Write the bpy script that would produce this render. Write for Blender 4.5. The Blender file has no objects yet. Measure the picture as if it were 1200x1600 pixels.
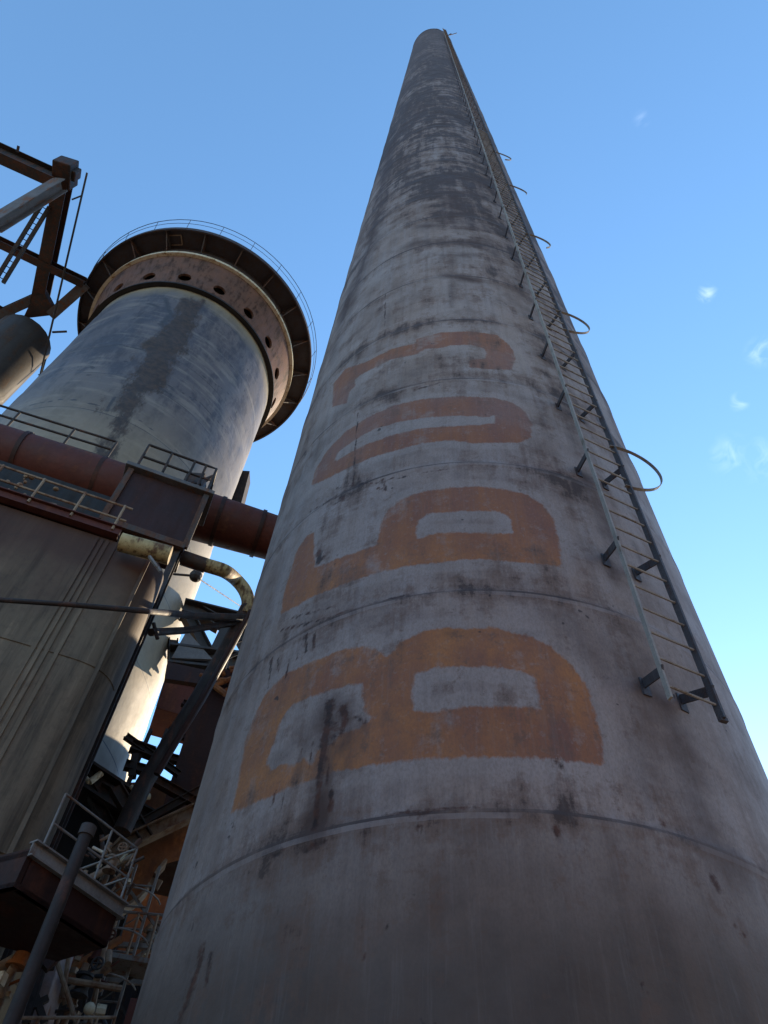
import bpy, math, random
import numpy as np
from mathutils import Vector, Matrix
random.seed(7)
rad = math.radians
# ------------------------------------------------------------------ camera, sky, sun, exposure
scene = bpy.context.scene
col = scene.collection
# world axes (rows: X right, Y forward, Z up) written in camera axes (right, down, forward)
M = np.array([[0.99665326, 0.08174518, 0.0], [-0.06679697, 0.81440174, 0.57644425], [0.04712154, -0.57451504, 0.81713648]])
F = 1200.0
cd = bpy.data.cameras.new("camera"); cam = bpy.data.objects.new("camera", cd); col.objects.link(cam)
cam.matrix_world = Matrix(((M[0,0], -M[0,1], -M[0,2], 0), (M[1,0], -M[1,1], -M[1,2], 0), (M[2,0], -M[2,1], -M[2,2], 0), (0,0,0,1)))
cd.sensor_fit = 'VERTICAL'; cd.sensor_height = 36; cd.lens = 36*F/1600; cd.clip_start = .05; cd.clip_end = 5000
scene.camera = cam
SUN_AZ, SUN_EL = rad(30.0), rad(26.0)        # azimuth clockwise from +Y
sd = bpy.data.lights.new("sun", 'SUN'); sun = bpy.data.objects.new("sun", sd); col.objects.link(sun)
sd.energy = 3.4; sd.angle = rad(.5); sd.color = (1.0, .80, .54)
sv = Vector((math.sin(SUN_AZ)*math.cos(SUN_EL), math.cos(SUN_AZ)*math.cos(SUN_EL), math.sin(SUN_EL)))
sun.rotation_euler = sv.to_track_quat('Z', 'Y').to_euler()
world = bpy.data.worlds.new("World"); scene.world = world; world.use_nodes = True
WT = world.node_tree; WN = WT.nodes; bg = WN['Background']
sky = WN.new('ShaderNodeTexSky'); sky.sky_type = 'NISHITA'; sky.sun_disc = False
sky.sun_elevation = SUN_EL; sky.sun_rotation = SUN_AZ; sky.air_density = 1.0; sky.dust_density = .08; sky.ozone_density = 2.6; sky.altitude = 200
bg.inputs['Strength'].default_value = .15
scene.view_settings.view_transform = 'Standard'; scene.view_settings.look = 'None'
scene.view_settings.exposure = 1.42; scene.view_settings.gamma = 1.0
# small wisps of cloud in the sky, given by their directions
wc = WN.new('ShaderNodeTexCoord'); wn = WN.new('ShaderNodeTexNoise'); wn.inputs['Scale'].default_value = 38; wn.inputs['Detail'].default_value = 8; wn.inputs['Distortion'].default_value = 1.2
WT.links.new(wc.outputs['Generated'], wn.inputs['Vector'])
acc = None
for d, r, s in [((.4172,.3299,.8468), 1.3, .15), ((.4043,.386,.8292), .8, .13), ((.3531,.2819,.8921), .8, .2), ((.4025,.4415,.8019), 1.8, .07), ((.436,.435,.788), 2.2, .05), ((.2497,.1165,.9613), .7, .05)]:
    dp = WN.new('ShaderNodeVectorMath'); dp.operation = 'DISTANCE'; WT.links.new(wc.outputs['Generated'], dp.inputs[0]); dp.inputs[1].default_value = d
    mr = WN.new('ShaderNodeMapRange'); mr.interpolation_type = 'SMOOTHSTEP'
    mr.inputs['From Min'].default_value = rad(r); mr.inputs['From Max'].default_value = 0; mr.inputs['To Max'].default_value = s
    WT.links.new(dp.outputs['Value'], mr.inputs['Value'])
    if acc is None: acc = mr.outputs[0]
    else:
        mx = WN.new('ShaderNodeMath'); mx.operation = 'MAXIMUM'; WT.links.new(acc, mx.inputs[0]); WT.links.new(mr.outputs[0], mx.inputs[1]); acc = mx.outputs[0]
nr = WN.new('ShaderNodeMapRange'); nr.inputs['From Min'].default_value = .46; nr.inputs['From Max'].default_value = .66; WT.links.new(wn.outputs['Fac'], nr.inputs['Value'])
ml = WN.new('ShaderNodeMath'); ml.operation = 'MULTIPLY'; WT.links.new(acc, ml.inputs[0]); WT.links.new(nr.outputs[0], ml.inputs[1])
cm = WN.new('ShaderNodeMixRGB'); WT.links.new(ml.outputs[0], cm.inputs['Fac']); hs = WN.new('ShaderNodeHueSaturation'); hs.inputs['Saturation'].default_value = 1.08; hs.inputs['Hue'].default_value = .493; WT.links.new(sky.outputs[0], hs.inputs['Color']); WT.links.new(hs.outputs[0], cm.inputs['Color1']); cm.inputs['Color2'].default_value = (7.5, 8.2, 9.0, 1)
WT.links.new(cm.outputs[0], bg.inputs['Color'])

# ------------------------------------------------------------------ survey helpers: a bearing read off the photograph, at a measured distance
def ray(x, y): return np.array([x-600., y-800., F]) @ M.T
def at(x, y, X=None, Y=None, Z=None, D=None):
    d = ray(x, y)
    t = Y/d[1] if Y is not None else X/d[0] if X is not None else Z/d[2] if Z is not None else D/math.hypot(d[0], d[1])
    return Vector(d*t)
def on_cyl(x, y, C, R0, k=0.0, off=0.0):
    d = ray(x, y); R = R0+off
    a = d[0]**2+d[1]**2-(k*d[2])**2; b = -2*(d[0]*C[0]+d[1]*C[1])+2*R*k*d[2]; c = C[0]**2+C[1]**2-R*R
    t = (-b-math.sqrt(max(b*b-4*a*c, 0)))/(2*a); P = d*t
    return math.atan2(P[0]-C[0], -(P[1]-C[1])), P[2]
GROUND = -1.6

# ------------------------------------------------------------------ object helpers
class MB:
    def __init__(s): s.v = []; s.f = []
    def add(s, vs, fs):
        n = len(s.v); s.v += [tuple(v) for v in vs]; s.f += [tuple(i+n for i in f) for f in fs]; return s
    def beam(s, a, b, w, h, up=(0,0,1), ext=0):
        a = Vector(a); b = Vector(b); d = (b-a).normalized(); a = a-d*ext; b = b+d*ext
        u = Vector(up)
        if abs(d.dot(u)) > .97: u = Vector((0,1,0)) if abs(d.y) < .9 else Vector((1,0,0))
        r = d.cross(u).normalized(); u = r.cross(d).normalized()
        vs = [p+r*sx*w/2+u*sz*h/2 for p in (a, b) for sx, sz in ((-1,-1),(1,-1),(1,1),(-1,1))]
        return s.add(vs, [(3,2,1,0),(4,5,6,7),(0,1,5,4),(1,2,6,5),(2,3,7,6),(3,0,4,7)])
    def ibeam(s, a, b, w, h, t=.02, up=(0,0,1)):
        a = Vector(a); b = Vector(b); d = (b-a).normalized(); u = Vector(up)
        if abs(d.dot(u)) > .97: u = Vector((0,1,0))
        r = d.cross(u).normalized(); u = r.cross(d).normalized()
        for k in (-1, 1): s.beam(a+u*k*(h/2-t/2), b+u*k*(h/2-t/2), w, t, u)
        return s.beam(a, b, t, h-2*t-.004, u)
    def box(s, c, sx, sy, sz, rz=0):
        c = Vector(c); q = Matrix.Rotation(rz, 3, 'Z')
        vs = [c+q@Vector((x*sx/2, y*sy/2, z*sz/2)) for z in (-1,1) for x, y in ((-1,-1),(1,-1),(1,1),(-1,1))]
        return s.add(vs, [(3,2,1,0),(4,5,6,7),(0,1,5,4),(1,2,6,5),(2,3,7,6),(3,0,4,7)])
    def tube(s, pts, r, n=12, closed=False, cap=True):
        pts = [Vector(p) for p in pts]; m = len(pts); rings = []
        prev = None
        for i, p in enumerate(pts):
            if closed: d = pts[(i+1) % m]-pts[i-1]
            else: d = pts[min(i+1, m-1)]-pts[max(i-1, 0)]
            d.normalize()
            u = prev if prev is not None else (Vector((0,0,1)) if abs(d.z) < .9 else Vector((0,1,0)))
            x = d.cross(u)
            if x.length < 1e-4: x = d.orthogonal()
            x.normalize(); y = x.cross(d).normalized(); prev = y
            rr = r[i] if isinstance(r, (list, tuple)) else r
            rings.append([p+(x*math.cos(2*math.pi*k/n)+y*math.sin(2*math.pi*k/n))*rr for k in range(n)])
        vs = [v for rg in rings for v in rg]; fs = []
        for i in range(m if closed else m-1):
            j = (i+1) % m
            for k in range(n): fs.append((i*n+k, i*n+(k+1) % n, j*n+(k+1) % n, j*n+k))
        if cap and not closed: fs.append(tuple(range(n-1, -1, -1))); fs.append(tuple((m-1)*n+k for k in range(n)))
        return s.add(vs, fs)
    def lathe(s, C, prof, n=96, a0=0, a1=2*math.pi):
        full = abs(a1-a0-2*math.pi) < 1e-6; m = n if full else n+1
        vs = []; fs = []
        for r, z in prof:
            for k in range(m):
                a = a0+(a1-a0)*k/n; vs.append((C[0]+r*math.sin(a), C[1]-r*math.cos(a), z))
        for i in range(len(prof)-1):
            for k in range(n):
                k2 = (k+1) % m; fs.append((i*m+k, i*m+k2, (i+1)*m+k2, (i+1)*m+k))
        return s.add(vs, fs)
    def slab(s, pts, th, nrm=None):
        pts = [Vector(p) for p in pts]
        if nrm is None: nrm = (pts[1]-pts[0]).cross(pts[2]-pts[0]).normalized()
        n = len(pts); vs = pts+[p+Vector(nrm)*th for p in pts]
        return s.add(vs, [tuple(range(n-1,-1,-1)), tuple(range(n, 2*n))]+[(i, (i+1) % n, (i+1) % n+n, i+n) for i in range(n)])
    def blob(s, c, r, n=8, sq=(1,1,1)):
        vs = []; fs = []
        for i in range(n+1):
            ph = math.pi*i/n
            for k in range(2*n):
                a = math.pi*k/n; vs.append(Vector(c)+Vector((math.sin(ph)*math.cos(a)*sq[0], math.sin(ph)*math.sin(a)*sq[1], math.cos(ph)*sq[2]))*r)
        for i in range(n):
            for k in range(2*n): fs.append((i*2*n+k, (i+1)*2*n+k, (i+1)*2*n+(k+1) % (2*n), i*2*n+(k+1) % (2*n)))
        return s.add(vs, fs)
    def build(s, name, mat, parent=None, smooth=False, bevel=0):
        o0 = Vector(parent['_o']) if parent is not None else None
        if o0 is None:
            a = np.array(s.v); lo = a.min(0); hi = a.max(0); o0 = Vector(((lo[0]+hi[0])/2, (lo[1]+hi[1])/2, lo[2]))
        me = bpy.data.meshes.new(name); me.from_pydata([tuple(Vector(v)-o0) for v in s.v], [], s.f); me.update()
        o = bpy.data.objects.new(name, me); col.objects.link(o); me.materials.append(mat)
        if smooth:
            me.polygons.foreach_set('use_smooth', [True]*len(me.polygons))
            try: me.set_sharp_from_angle(angle=rad(35))
            except Exception: pass
        if bevel:
            b = o.modifiers.new('bevel', 'BEVEL'); b.width = bevel; b.segments = 2; b.limit_method = 'ANGLE'
        if parent is not None: o.parent = parent; o['_o'] = tuple(o0)
        else: o.location = o0; o['_o'] = tuple(o0)
        return o
def tag(o, label, cat, group=None, kind=None):
    if label: o['label'] = label
    if cat: o['category'] = cat
    if group: o['group'] = group
    if kind: o['kind'] = kind
    return o
def thing(name, loc, label, cat, group=None):
    o = bpy.data.objects.new(name, None); col.objects.link(o); o.location = loc; o['_o'] = tuple(loc); o.empty_display_size = .3
    return tag(o, label, cat, group)

# ------------------------------------------------------------------ material helpers
class NT:
    def __init__(s, name):
        s.m = bpy.data.materials.new(name); s.m.use_nodes = True; s.t = s.m.node_tree; s.n = s.t.nodes
        s.b = s.n['Principled BSDF']; s.co = s.n.new('ShaderNodeTexCoord').outputs['Object']
    def L(s, a, b): s.t.links.new(a, b)
    def put(s, v, sock):
        if hasattr(v, 'links'): s.L(v, sock)
        else: sock.default_value = v if not isinstance(v, tuple) or len(v) != 3 or sock.type != 'RGBA' else (*v, 1)
    def noise(s, scale, sc=(1,1,1), det=5, rough=.6, dist=0.0, off=(0,0,0)):
        mp = s.n.new('ShaderNodeMapping'); mp.inputs['Scale'].default_value = sc; mp.inputs['Location'].default_value = off; s.L(s.co, mp.inputs['Vector'])
        n = s.n.new('ShaderNodeTexNoise'); n.inputs['Scale'].default_value = scale; n.inputs['Detail'].default_value = det
        n.inputs['Roughness'].default_value = rough; n.inputs['Distortion'].default_value = dist; s.L(mp.outputs[0], n.inputs['Vector']); return n.outputs['Fac']
    def ramp(s, v, a, b, lo=0.0, hi=1.0, smooth=False):
        n = s.n.new('ShaderNodeMapRange'); n.interpolation_type = 'SMOOTHSTEP' if smooth else 'LINEAR'
        s.L(v, n.inputs['Value'])
        for k, x in (('From Min', a), ('From Max', b), ('To Min', lo), ('To Max', hi)): n.inputs[k].default_value = x
        return n.outputs[0]
    def math(s, op, a, b=0.0, c=None):
        n = s.n.new('ShaderNodeMath'); n.operation = op; s.put(a, n.inputs[0]); s.put(b, n.inputs[1])
        if c is not None: s.put(c, n.inputs[2])
        return n.outputs[0]
    def mix(s, f, a, b, mode='MIX'):
        n = s.n.new('ShaderNodeMixRGB'); n.blend_type = mode; s.put(f, n.inputs['Fac']); s.put(a, n.inputs['Color1']); s.put(b, n.inputs['Color2']); return n.outputs[0]
    def attr(s, name):
        n = s.n.new('ShaderNodeAttribute'); n.attribute_name = name; return n.outputs['Fac']
    def xyz(s):
        n = s.n.new('ShaderNodeSeparateXYZ'); s.L(s.co, n.inputs[0]); return n.outputs
    def bump(s, h, strength=.3, dist=.02):
        n = s.n.new('ShaderNodeBump'); n.inputs['Strength'].default_value = strength; n.inputs['Distance'].default_value = dist
        s.L(h, n.inputs['Height']); s.L(n.outputs[0], s.b.inputs['Normal'])
    def done(s, color, rough=.6, metal=0.0, spec=.5):
        s.put(color, s.b.inputs['Base Color']); s.put(rough, s.b.inputs['Roughness']); s.put(metal, s.b.inputs['Metallic'])
        s.b.inputs['Specular IOR Level'].default_value = spec; return s.m
def worn(name, c1, c2, rust=(.16,.055,.025), amt=.45, scale=1.0, streak=.3, rough=.6, seed=0, grid=None):
    t = NT(name); o = (seed*3.1, seed*1.7, seed*2.3)
    n1 = t.noise(1.2*scale, off=o, det=6); n2 = t.noise(5*scale, (1,1,streak*.4), off=o, det=6); n3 = t.noise(14*scale, off=o, det=4)
    c = t.mix(t.ramp(n1, .35, .65), c1, c2)
    c = t.mix(t.ramp(n3, .3, .7, 0, .35), c, tuple(x*.5 for x in c2))
    r = t.math('ADD', t.math('MULTIPLY', n1, .5), t.math('MULTIPLY', n2, .5))
    rf = t.ramp(r, .62-amt*.35, .70-amt*.25, 0, 1, True)
    c = t.mix(rf, c, t.mix(t.ramp(n3, .35, .7), rust, tuple(x*.55 for x in rust)))
    if grid:
        x = t.xyz(); f = t.math('FRACT', t.math('MULTIPLY', x[2], 1/grid)); l = t.ramp(f, 0, .02, .55, 0); c = t.mix(l, c, tuple(x*.3 for x in c1))
    t.bump(t.math('ADD', n3, n2), .35, .012)
    return t.done(c, t.ramp(n2, .3, .7, rough-.08, rough+.18), 0, .22)
m_steel = worn('dark_steel', (.04,.033,.03), (.065,.05,.045), (.09,.04,.022), .45, 1.5, seed=1)
m_redpaint = worn('red_oxide_paint', (.085,.024,.017), (.055,.017,.013), (.10,.035,.02), .3, 1, seed=2)
m_reddark = worn('dark_red_sheet', (.035,.012,.009), (.022,.009,.007), (.06,.02,.011), .3, 1, seed=3)
m_rust = worn('corroded_plate', (.22,.08,.03), (.11,.042,.02), (.32,.12,.038), .5, .8, seed=4)
m_grey = worn('grey_paint_steel', (.12,.115,.12), (.08,.078,.08), (.15,.07,.04), .3, 1.2, seed=5)
m_pale = worn('pale_paint', (.55,.50,.40), (.42,.36,.24), (.25,.13,.06), .25, 3, seed=6)
m_yellow = worn('faded_yellow_paint', (.42,.33,.17), (.30,.22,.10), (.13,.07,.035), .45, 3, seed=7)
m_tan = worn('weathered_tan_steel', (.26,.19,.13), (.18,.12,.08), (.16,.08,.045), .4, 2, seed=8)
m_rail = worn('railing_steel', (.022,.017,.016), (.035,.027,.025), (.08,.04,.03), .3, 3, seed=9)
m_railgrey = worn('galvanised_rail', (.22,.21,.20), (.15,.14,.13), (.16,.08,.05), .3, 3, seed=10)
m_pink = worn('faded_cladding', (.34,.27,.27), (.25,.20,.20), (.20,.09,.05), .3, 1.5, seed=11)
m_blue = worn('blue_grey_steel', (.045,.043,.045), (.03,.029,.031), (.06,.035,.025), .3, 2, seed=12)
m_black = worn('near_black', (.012,.011,.011), (.02,.018,.017), (.03,.02,.015), .2, 2, seed=13)  # near-black tone for the collar line and the dark filler panels
m_vband = worn('rusty_skirt_plate', (.14,.068,.042), (.09,.048,.032), (.055,.026,.014), .35, 1.3, seed=14)

# ------------------------------------------------------------------ ground
g = NT('gravel_ground'); gn = g.noise(.25, det=8); gf = g.noise(12, det=4)
gm = g.done(g.mix(g.ramp(gn, .35, .65), g.mix(gf, (.36,.28,.20), (.24,.18,.13)), (.28,.20,.14)), .95); 
mb = MB(); N = 24; S = 2500
for j in range(N+1):
    for i in range(N+1):
        fx = (i/N*2-1); fy = (j/N*2-1); mb.v.append((S*fx*abs(fx), S*fy*abs(fy), GROUND))
for j in range(N):
    for i in range(N): mb.f.append((j*(N+1)+i, j*(N+1)+i+1, (j+1)*(N+1)+i+1, (j+1)*(N+1)+i))
tag(mb.build('ground', gm), None, None, kind='structure')

# ------------------------------------------------------------------ the chimney
CC = (1.1017, 6.5157); R0 = 2.6; KT = .0065; TOP = 88.9
SEAM0, SEAMD = 2.69, 1.96
def Rz(z): return R0-KT*z
def CS(th, off, z):       # a point on (or off) the chimney shell, th in degrees from the side facing -Y
    t = rad(th); R = Rz(z)+off; return Vector((CC[0]+R*math.sin(t), CC[1]-R*math.cos(t), z))
def z5(p): return (480+p[0]/2.5, 480+p[1]/2.5)
def z6(p): return (340+p[0]/1.818, 900+p[1]/1.818)
L_C = [z5(p) for p in [(100,390),(102,300),(150,240),(230,215),(330,165),(420,145),(430,125),(520,100),(640,95),(740,110),(790,150),(815,200),(800,243),(720,243),(632,235),(635,205),(690,203),(702,185),(690,162),(640,148),(570,150),(520,160),(460,165),(430,185),(380,195),(330,205),(260,240),(215,262),(185,285),(190,305),(165,330),(155,375)]]
L_O = [z5(p) for p in [(20,695),(30,640),(80,560),(150,490),(240,430),(340,385),(450,360),(600,350),(720,355),(800,375),(850,410),(878,460),(870,510),(830,530),(740,530),(640,530),(540,520),(440,535),(350,560),(250,590),(160,630),(80,670)]]
L_Oi = [z5(p) for p in [(110,595),(120,570),(180,525),(260,480),(360,450),(480,430),(600,425),(700,430),(732,425),(735,455),(640,462),(520,468),(440,475),(340,500),(240,535),(160,575),(120,600)]]
L_P = [z5(p) for p in [(995,1015),(930,1006),(860,1000),(700,985),(600,988),(480,1000),(380,1015),(280,1035),(180,1070),(80,1110),(0,1145),(-50,1175),(-100,1200),(-92,1130),(-70,1060),(-40,960),(0,895),(30,880),(28,960),(35,1020),(120,985),(200,955),(268,930),(280,890),(290,840),(320,790),(370,750),(440,725),(560,708),(680,705),(780,715),(860,735),(920,775),(960,830),(980,900)]]
L_Pi = [z5(p) for p in [(425,885),(432,840),(470,808),(600,798),(740,800),(780,815),(800,845),(800,888),(700,885),(600,880),(500,885),(430,905)]]
L_B = [z6(p) for p in [(40,675),(60,600),(70,530),(80,470),(110,390),(140,330),(200,275),(280,240),(360,210),(430,200),(480,230),(500,215),(530,185),(580,160),(650,152),(780,150),(880,170),(950,205),(1010,260),(1050,310),(1075,400),(1090,470),(1100,538),(1050,530),(960,520),(850,515),(700,515),(560,522),(450,535),(330,555),(220,595),(130,635)]]
L_Br = [z6(p) for p in [(558,380),(552,320),(565,280),(620,262),(750,260),(860,268),(900,290),(912,340),(918,378),(820,372),(700,372),(600,388)]]
L_Bl = [z6(p) for p in [(150,555),(140,520),(165,470),(180,410),(210,370),(260,345),(340,320),(415,305),(410,350),(422,390),(445,405),(400,432),(345,452),(320,480),(285,490),(270,535),(240,520),(220,545),(195,530)]]
letters = [([L_C], []), ([L_O], [L_Oi]), ([L_P], [L_Pi]), ([L_B], [L_Br, L_Bl])]
def dens(poly, closed=True, step=8):
    out = []; n = len(poly)
    for i in range(n if closed else n-1):
        a = poly[i]; b = poly[(i+1) % n]; k = max(1, int(math.hypot(b[0]-a[0], b[1]-a[1])/step))
        for j in range(k): out.append((a[0]+(b[0]-a[0])*j/k, a[1]+(b[1]-a[1])*j/k))
    if not closed: out.append(poly[-1])
    return out
def surf(poly, C, R, k, closed=True, step=8):
    r = [on_cyl(x, y, C, R, k) for x, y in dens(poly, closed, step)]
    return np.array([(a*R, z) for a, z in r])
def segdist(P, Q, closed=True):
    A = Q; B = np.roll(Q, -1, 0)
    if not closed: A = A[:-1]; B = B[:-1]
    best = np.full(len(P), 1e9)
    for a, b in zip(A, B):
        d = b-a; L2 = max(d@d, 1e-12); t = np.clip(((P-a)@d)/L2, 0, 1); v = P-a-t[:,None]*d
        best = np.minimum(best, (v*v).sum(1))
    return np.sqrt(best)
def inside(P, Q):
    c = np.zeros(len(P), bool); n = len(Q)
    for i in range(n):
        x1, y1 = Q[i]; x2, y2 = Q[(i+1) % n]
        if y1 == y2: continue
        k = (y1 > P[:,1]) != (y2 > P[:,1]); xx = (x2-x1)*(P[:,1]-y1)/(y2-y1)+x1; c ^= k & (P[:,0] < xx)
    return c
def sdf(P, outers, holes, lim=.9):
    s = np.full(len(P), -lim)
    for poly, sgn in [(q, 1) for q in outers]+[(q, -1) for q in holes]:
        lo = poly.min(0)-lim; hi = poly.max(0)+lim; m = ((P > lo) & (P < hi)).all(1)
        if not m.any(): continue
        d = segdist(P[m], poly); d = np.where(inside(P[m], poly), d, -d); cur = s[m]
        s[m] = np.maximum(cur, d) if sgn > 0 else np.minimum(cur, -d)
    return s
# grid
ths = np.concatenate([np.arange(-100, 100, .5), np.arange(100, 260, 4)])
zs = np.concatenate([np.arange(GROUND, 14.0, .035), np.arange(14, 40, .12), np.arange(40, TOP, .5), [TOP]])
TH, ZZ = np.meshgrid(rad(1)*ths, zs); TH = TH.ravel(); ZZ = ZZ.ravel()
P2 = np.stack([np.where(TH > math.pi, TH-2*math.pi, TH)*R0, ZZ], 1)
# each plate course laps the one below by a few millimetres and has shallow dents
frac = ((ZZ-SEAM0)/SEAMD) % 1.0
lap = .006*frac + .008*np.exp(-((np.minimum(frac, 1-frac)*SEAMD)/.03)**2)
dent = .006*np.sin(TH*5+np.floor((ZZ-SEAM0)/SEAMD)*2.1)*np.sin(ZZ*1.3+TH*3)
RR = Rz(ZZ)+lap+dent
V = np.stack([CC[0]+RR*np.sin(TH), CC[1]-RR*np.cos(TH), ZZ], 1)
front = (TH < rad(100))
lf = np.full(len(TH), -.9); mlow = front & (ZZ < 14) & (ZZ > 2)
for outs, hol in letters:
    o_ = [surf(q, CC, R0, KT) for q in outs]; h_ = [surf(q, CC, R0, KT) for q in hol]
    lf[mlow] = np.maximum(lf[mlow], sdf(P2[mlow], o_, h_))
def strokes(P, mask, lst, C, R, k, out):
    for pts, w, s in lst:      # pts in px, w half width in metres
        Q = surf(pts, C, R, k, closed=False, step=20); lo = Q.min(0)-w*1.2; hi = Q.max(0)+w*1.2
        m = mask & ((P > lo) & (P < hi)).all(1)
        if m.any(): out[m] = np.maximum(out[m], s*np.clip(1-segdist(P[m], Q, False)/w, 0, 1))
    return out
drk = np.zeros(len(TH)); brn = np.zeros(len(TH))
dark_strokes = [
 ([(516,1100),(512,1135),(506,1165)], .075, 1), ([(508,1150),(500,1210),(492,1295)], .045, 1), ([(537,1106),(541,1125),(536,1142)], .06, 1), ([(556,1120),(572,1130)], .04, .8), ([(524,1130),(520,1165)], .03, .9), ([(488,1160),(484,1200)], .025, .8), ([(512,1180),(511,1225)], .03, .8), ([(518,1235),(515,1265)], .035, 1), ([(444,1235),(440,1262)], .025, .9), ([(429,1240),(428,1255)], .02, .8),
 ([(363,1285),(366,1295)], .03, 1), ([(425,1338),(444,1330)], .04, .8), ([(482,1328),(508,1318)], .045, .9), ([(470,1130),(472,1180)], .02, .7),
 ([(480,992),(478,1020)], .03, 1), ([(492,990),(490,1015)], .03, 1), ([(452,1030),(447,1060)], .025, .9), ([(425,1030),(420,1075)], .03, .9), ([(435,1030),(436,1050)], .03, .9), ([(465,1018),(464,1030)], .02, .8),
 ([(440,985),(500,970),(560,952),(640,928)], .03, .9), ([(434,975),(470,962),(520,950)], .03, .7), ([(437,1010),(470,1000),(500,990)], .02, .6),
 ([(500,862),(498,880),(506,872)], .06, 1), ([(528,866),(524,884)], .03, .8),
 ([(520,765),(560,757),(600,755)], .035, .8), ([(590,763),(604,767),(598,750),(640,745)], .03, .9), ([(660,740),(700,735)], .025, .6), ([(484,800),(520,780),(550,775)], .05, .7), ([(520,790),(560,770),(562,745)], .05, .6),
 ([(560,645),(556,700),(552,760)], .018, 1), ([(602,460),(601,525)], .02, 1), ([(848,733),(900,745)], .03, .8), ([(830,520),(836,560)], .02, .3),
 ([(648,610),(690,598)], .04, .8), ([(850,615),(870,628)], .03, .6), ([(595,1275),(660,1266),(740,1262),(755,1263)], .012, .7), ([(640,1278),(680,1272)], .015, .6),
 ([(655,1290),(662,1300)], .035, .9), ([(868,1295),(872,1305)], .035, 1), ([(1030,1283),(1037,1286)], .03, 1), ([(1110,1370),(1122,1390)], .05, .8), ([(785,1308),(788,1318)], .025, .6),
 ([(1003,1540),(1008,1550)], .03, .9), ([(605,1445),(606,1455)], .02, .8), ([(567,1485),(572,1500),(566,1500)], .02, .6), ([(660,1455),(668,1462)], .02, .7), ([(925,1122),(930,1130)], .02, .7),
 ([(1150,1450),(1170,1470)], .04, .7), ([(960,1255),(965,1265)], .05, .7), ([(870,1190),(876,1198)], .05, .7),
 ([(320,1480),(305,1530),(280,1600)], .10, .75), ([(330,1490),(322,1540)], .06, .8)]
brown_strokes = [
 ([(1040,1100),(1075,1200),(1100,1300)], .35, .55), ([(1060,1150),(1090,1240),(1150,1360)], .25, .6), ([(1000,1010),(1010,1100),(1030,1220)], .28, .4), ([(915,745),(940,800),(960,860)], .16, .8), ([(1010,895),(990,850)], .08, .6), ([(950,870),(960,910)], .1, .6),
 ([(880,640),(900,700)], .12, .5), ([(845,650),(850,705)], .25, .5), ([(514,1100),(510,1160),(500,1215),(494,1290)], .16, 1.0), ([(535,1110),(545,1150),(530,1170)], .14, .8), ([(478,1160),(470,1200)], .12, .8), ([(430,1190),(470,1170),(560,1130)], .12, .6), ([(560,1140),(540,1200)], .10, .5), ([(470,1150),(430,1200)], .12, .5), ([(700,990),(900,990)], .08, .35), ([(850,960),(960,1050)], .3, .3),
 ([(640,185),(610,230),(596,310),(580,380),(556,440),(535,500)], .45, .8), ([(620,170),(660,165),(640,200)], .5, .6), ([(700,280),(745,285)], 1.0, .6), ([(680,300),(740,302)], .7, .7), ([(706,310),(704,345)], .5, .8), ([(660,352),(760,356)], .3, .7), ([(650,380),(760,380)], .35, .7), ([(690,345),(750,350)], .3, .9),
 ([(690,430),(740,438)], .22, .8), ([(706,395),(706,480)], .10, .5), ([(690,400),(740,400)], .2, .5), ([(625,250),(650,270),(635,290)], .4, .5), ([(560,560),(540,640)], .3, .4), ([(540,480),(520,560)], .25, .4), ([(800,450),(830,470)], .2, .6), ([(760,375),(775,400)], .15, .5),
 ([(620,520),(700,500),(780,510)], .12, .2)]
strokes(P2, front, dark_strokes, CC, R0, KT, drk); strokes(P2, front, brown_strokes, CC, R0, KT, brn)
nt_, nz_ = len(ths), len(zs)
idx = np.arange(nt_*nz_).reshape(nz_, nt_)
nx = np.roll(idx, -1, 1)
faces = np.stack([idx[:-1], nx[:-1], nx[1:], idx[1:]], -1).reshape(-1, 4)
chim = thing('steel_chimney', (CC[0], CC[1], GROUND), 'tall tapering grey steel chimney with rust-coloured letters painted up its side', 'chimney')
me = bpy.data.meshes.new('shell'); me.from_pydata([], [], [])
me.vertices.add(len(V)); me.vertices.foreach_set('co', (V-np.array([CC[0], CC[1], GROUND])).ravel())
me.loops.add(faces.size); me.loops.foreach_set('vertex_index', faces.ravel())
me.polygons.add(len(faces)); me.polygons.foreach_set('loop_start', np.arange(len(faces))*4)
me.polygons.foreach_set('loop_total', np.full(len(faces), 4)); me.update(calc_edges=True)
me.polygons.foreach_set('use_smooth', [True]*len(faces))
for nm, arr in (('letter', lf), ('dark', drk), ('brown', brn)):
    a = me.attributes.new(nm, 'FLOAT', 'POINT'); a.data.foreach_set('value', arr.astype(np.float32))
shell = bpy.data.objects.new('shell', me); col.objects.link(shell); shell.parent = chim
t = NT('chimney_paint'); X = t.xyz(); Z = t.math('ADD', X[2], GROUND)
big = t.noise(.55, det=4); med = t.noise(1.7, det=7, rough=.65); fine = t.noise(9, det=5); stk = t.noise(4.5, (1,1,.06), det=6); stf = t.noise(14, (1,1,.04), det=4)
c = t.mix(t.ramp(big, .35, .65), (.235,.198,.188), (.205,.152,.128))
c = t.mix(t.ramp(med, .42, .72, 0, .85), c, (.10,.074,.068))
c = t.mix(t.ramp(stk, .45, .8, 0, .6), c, (.25,.225,.23))
c = t.mix(t.ramp(stf, .5, .85, 0, .55), c, (.085,.06,.052))
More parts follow.
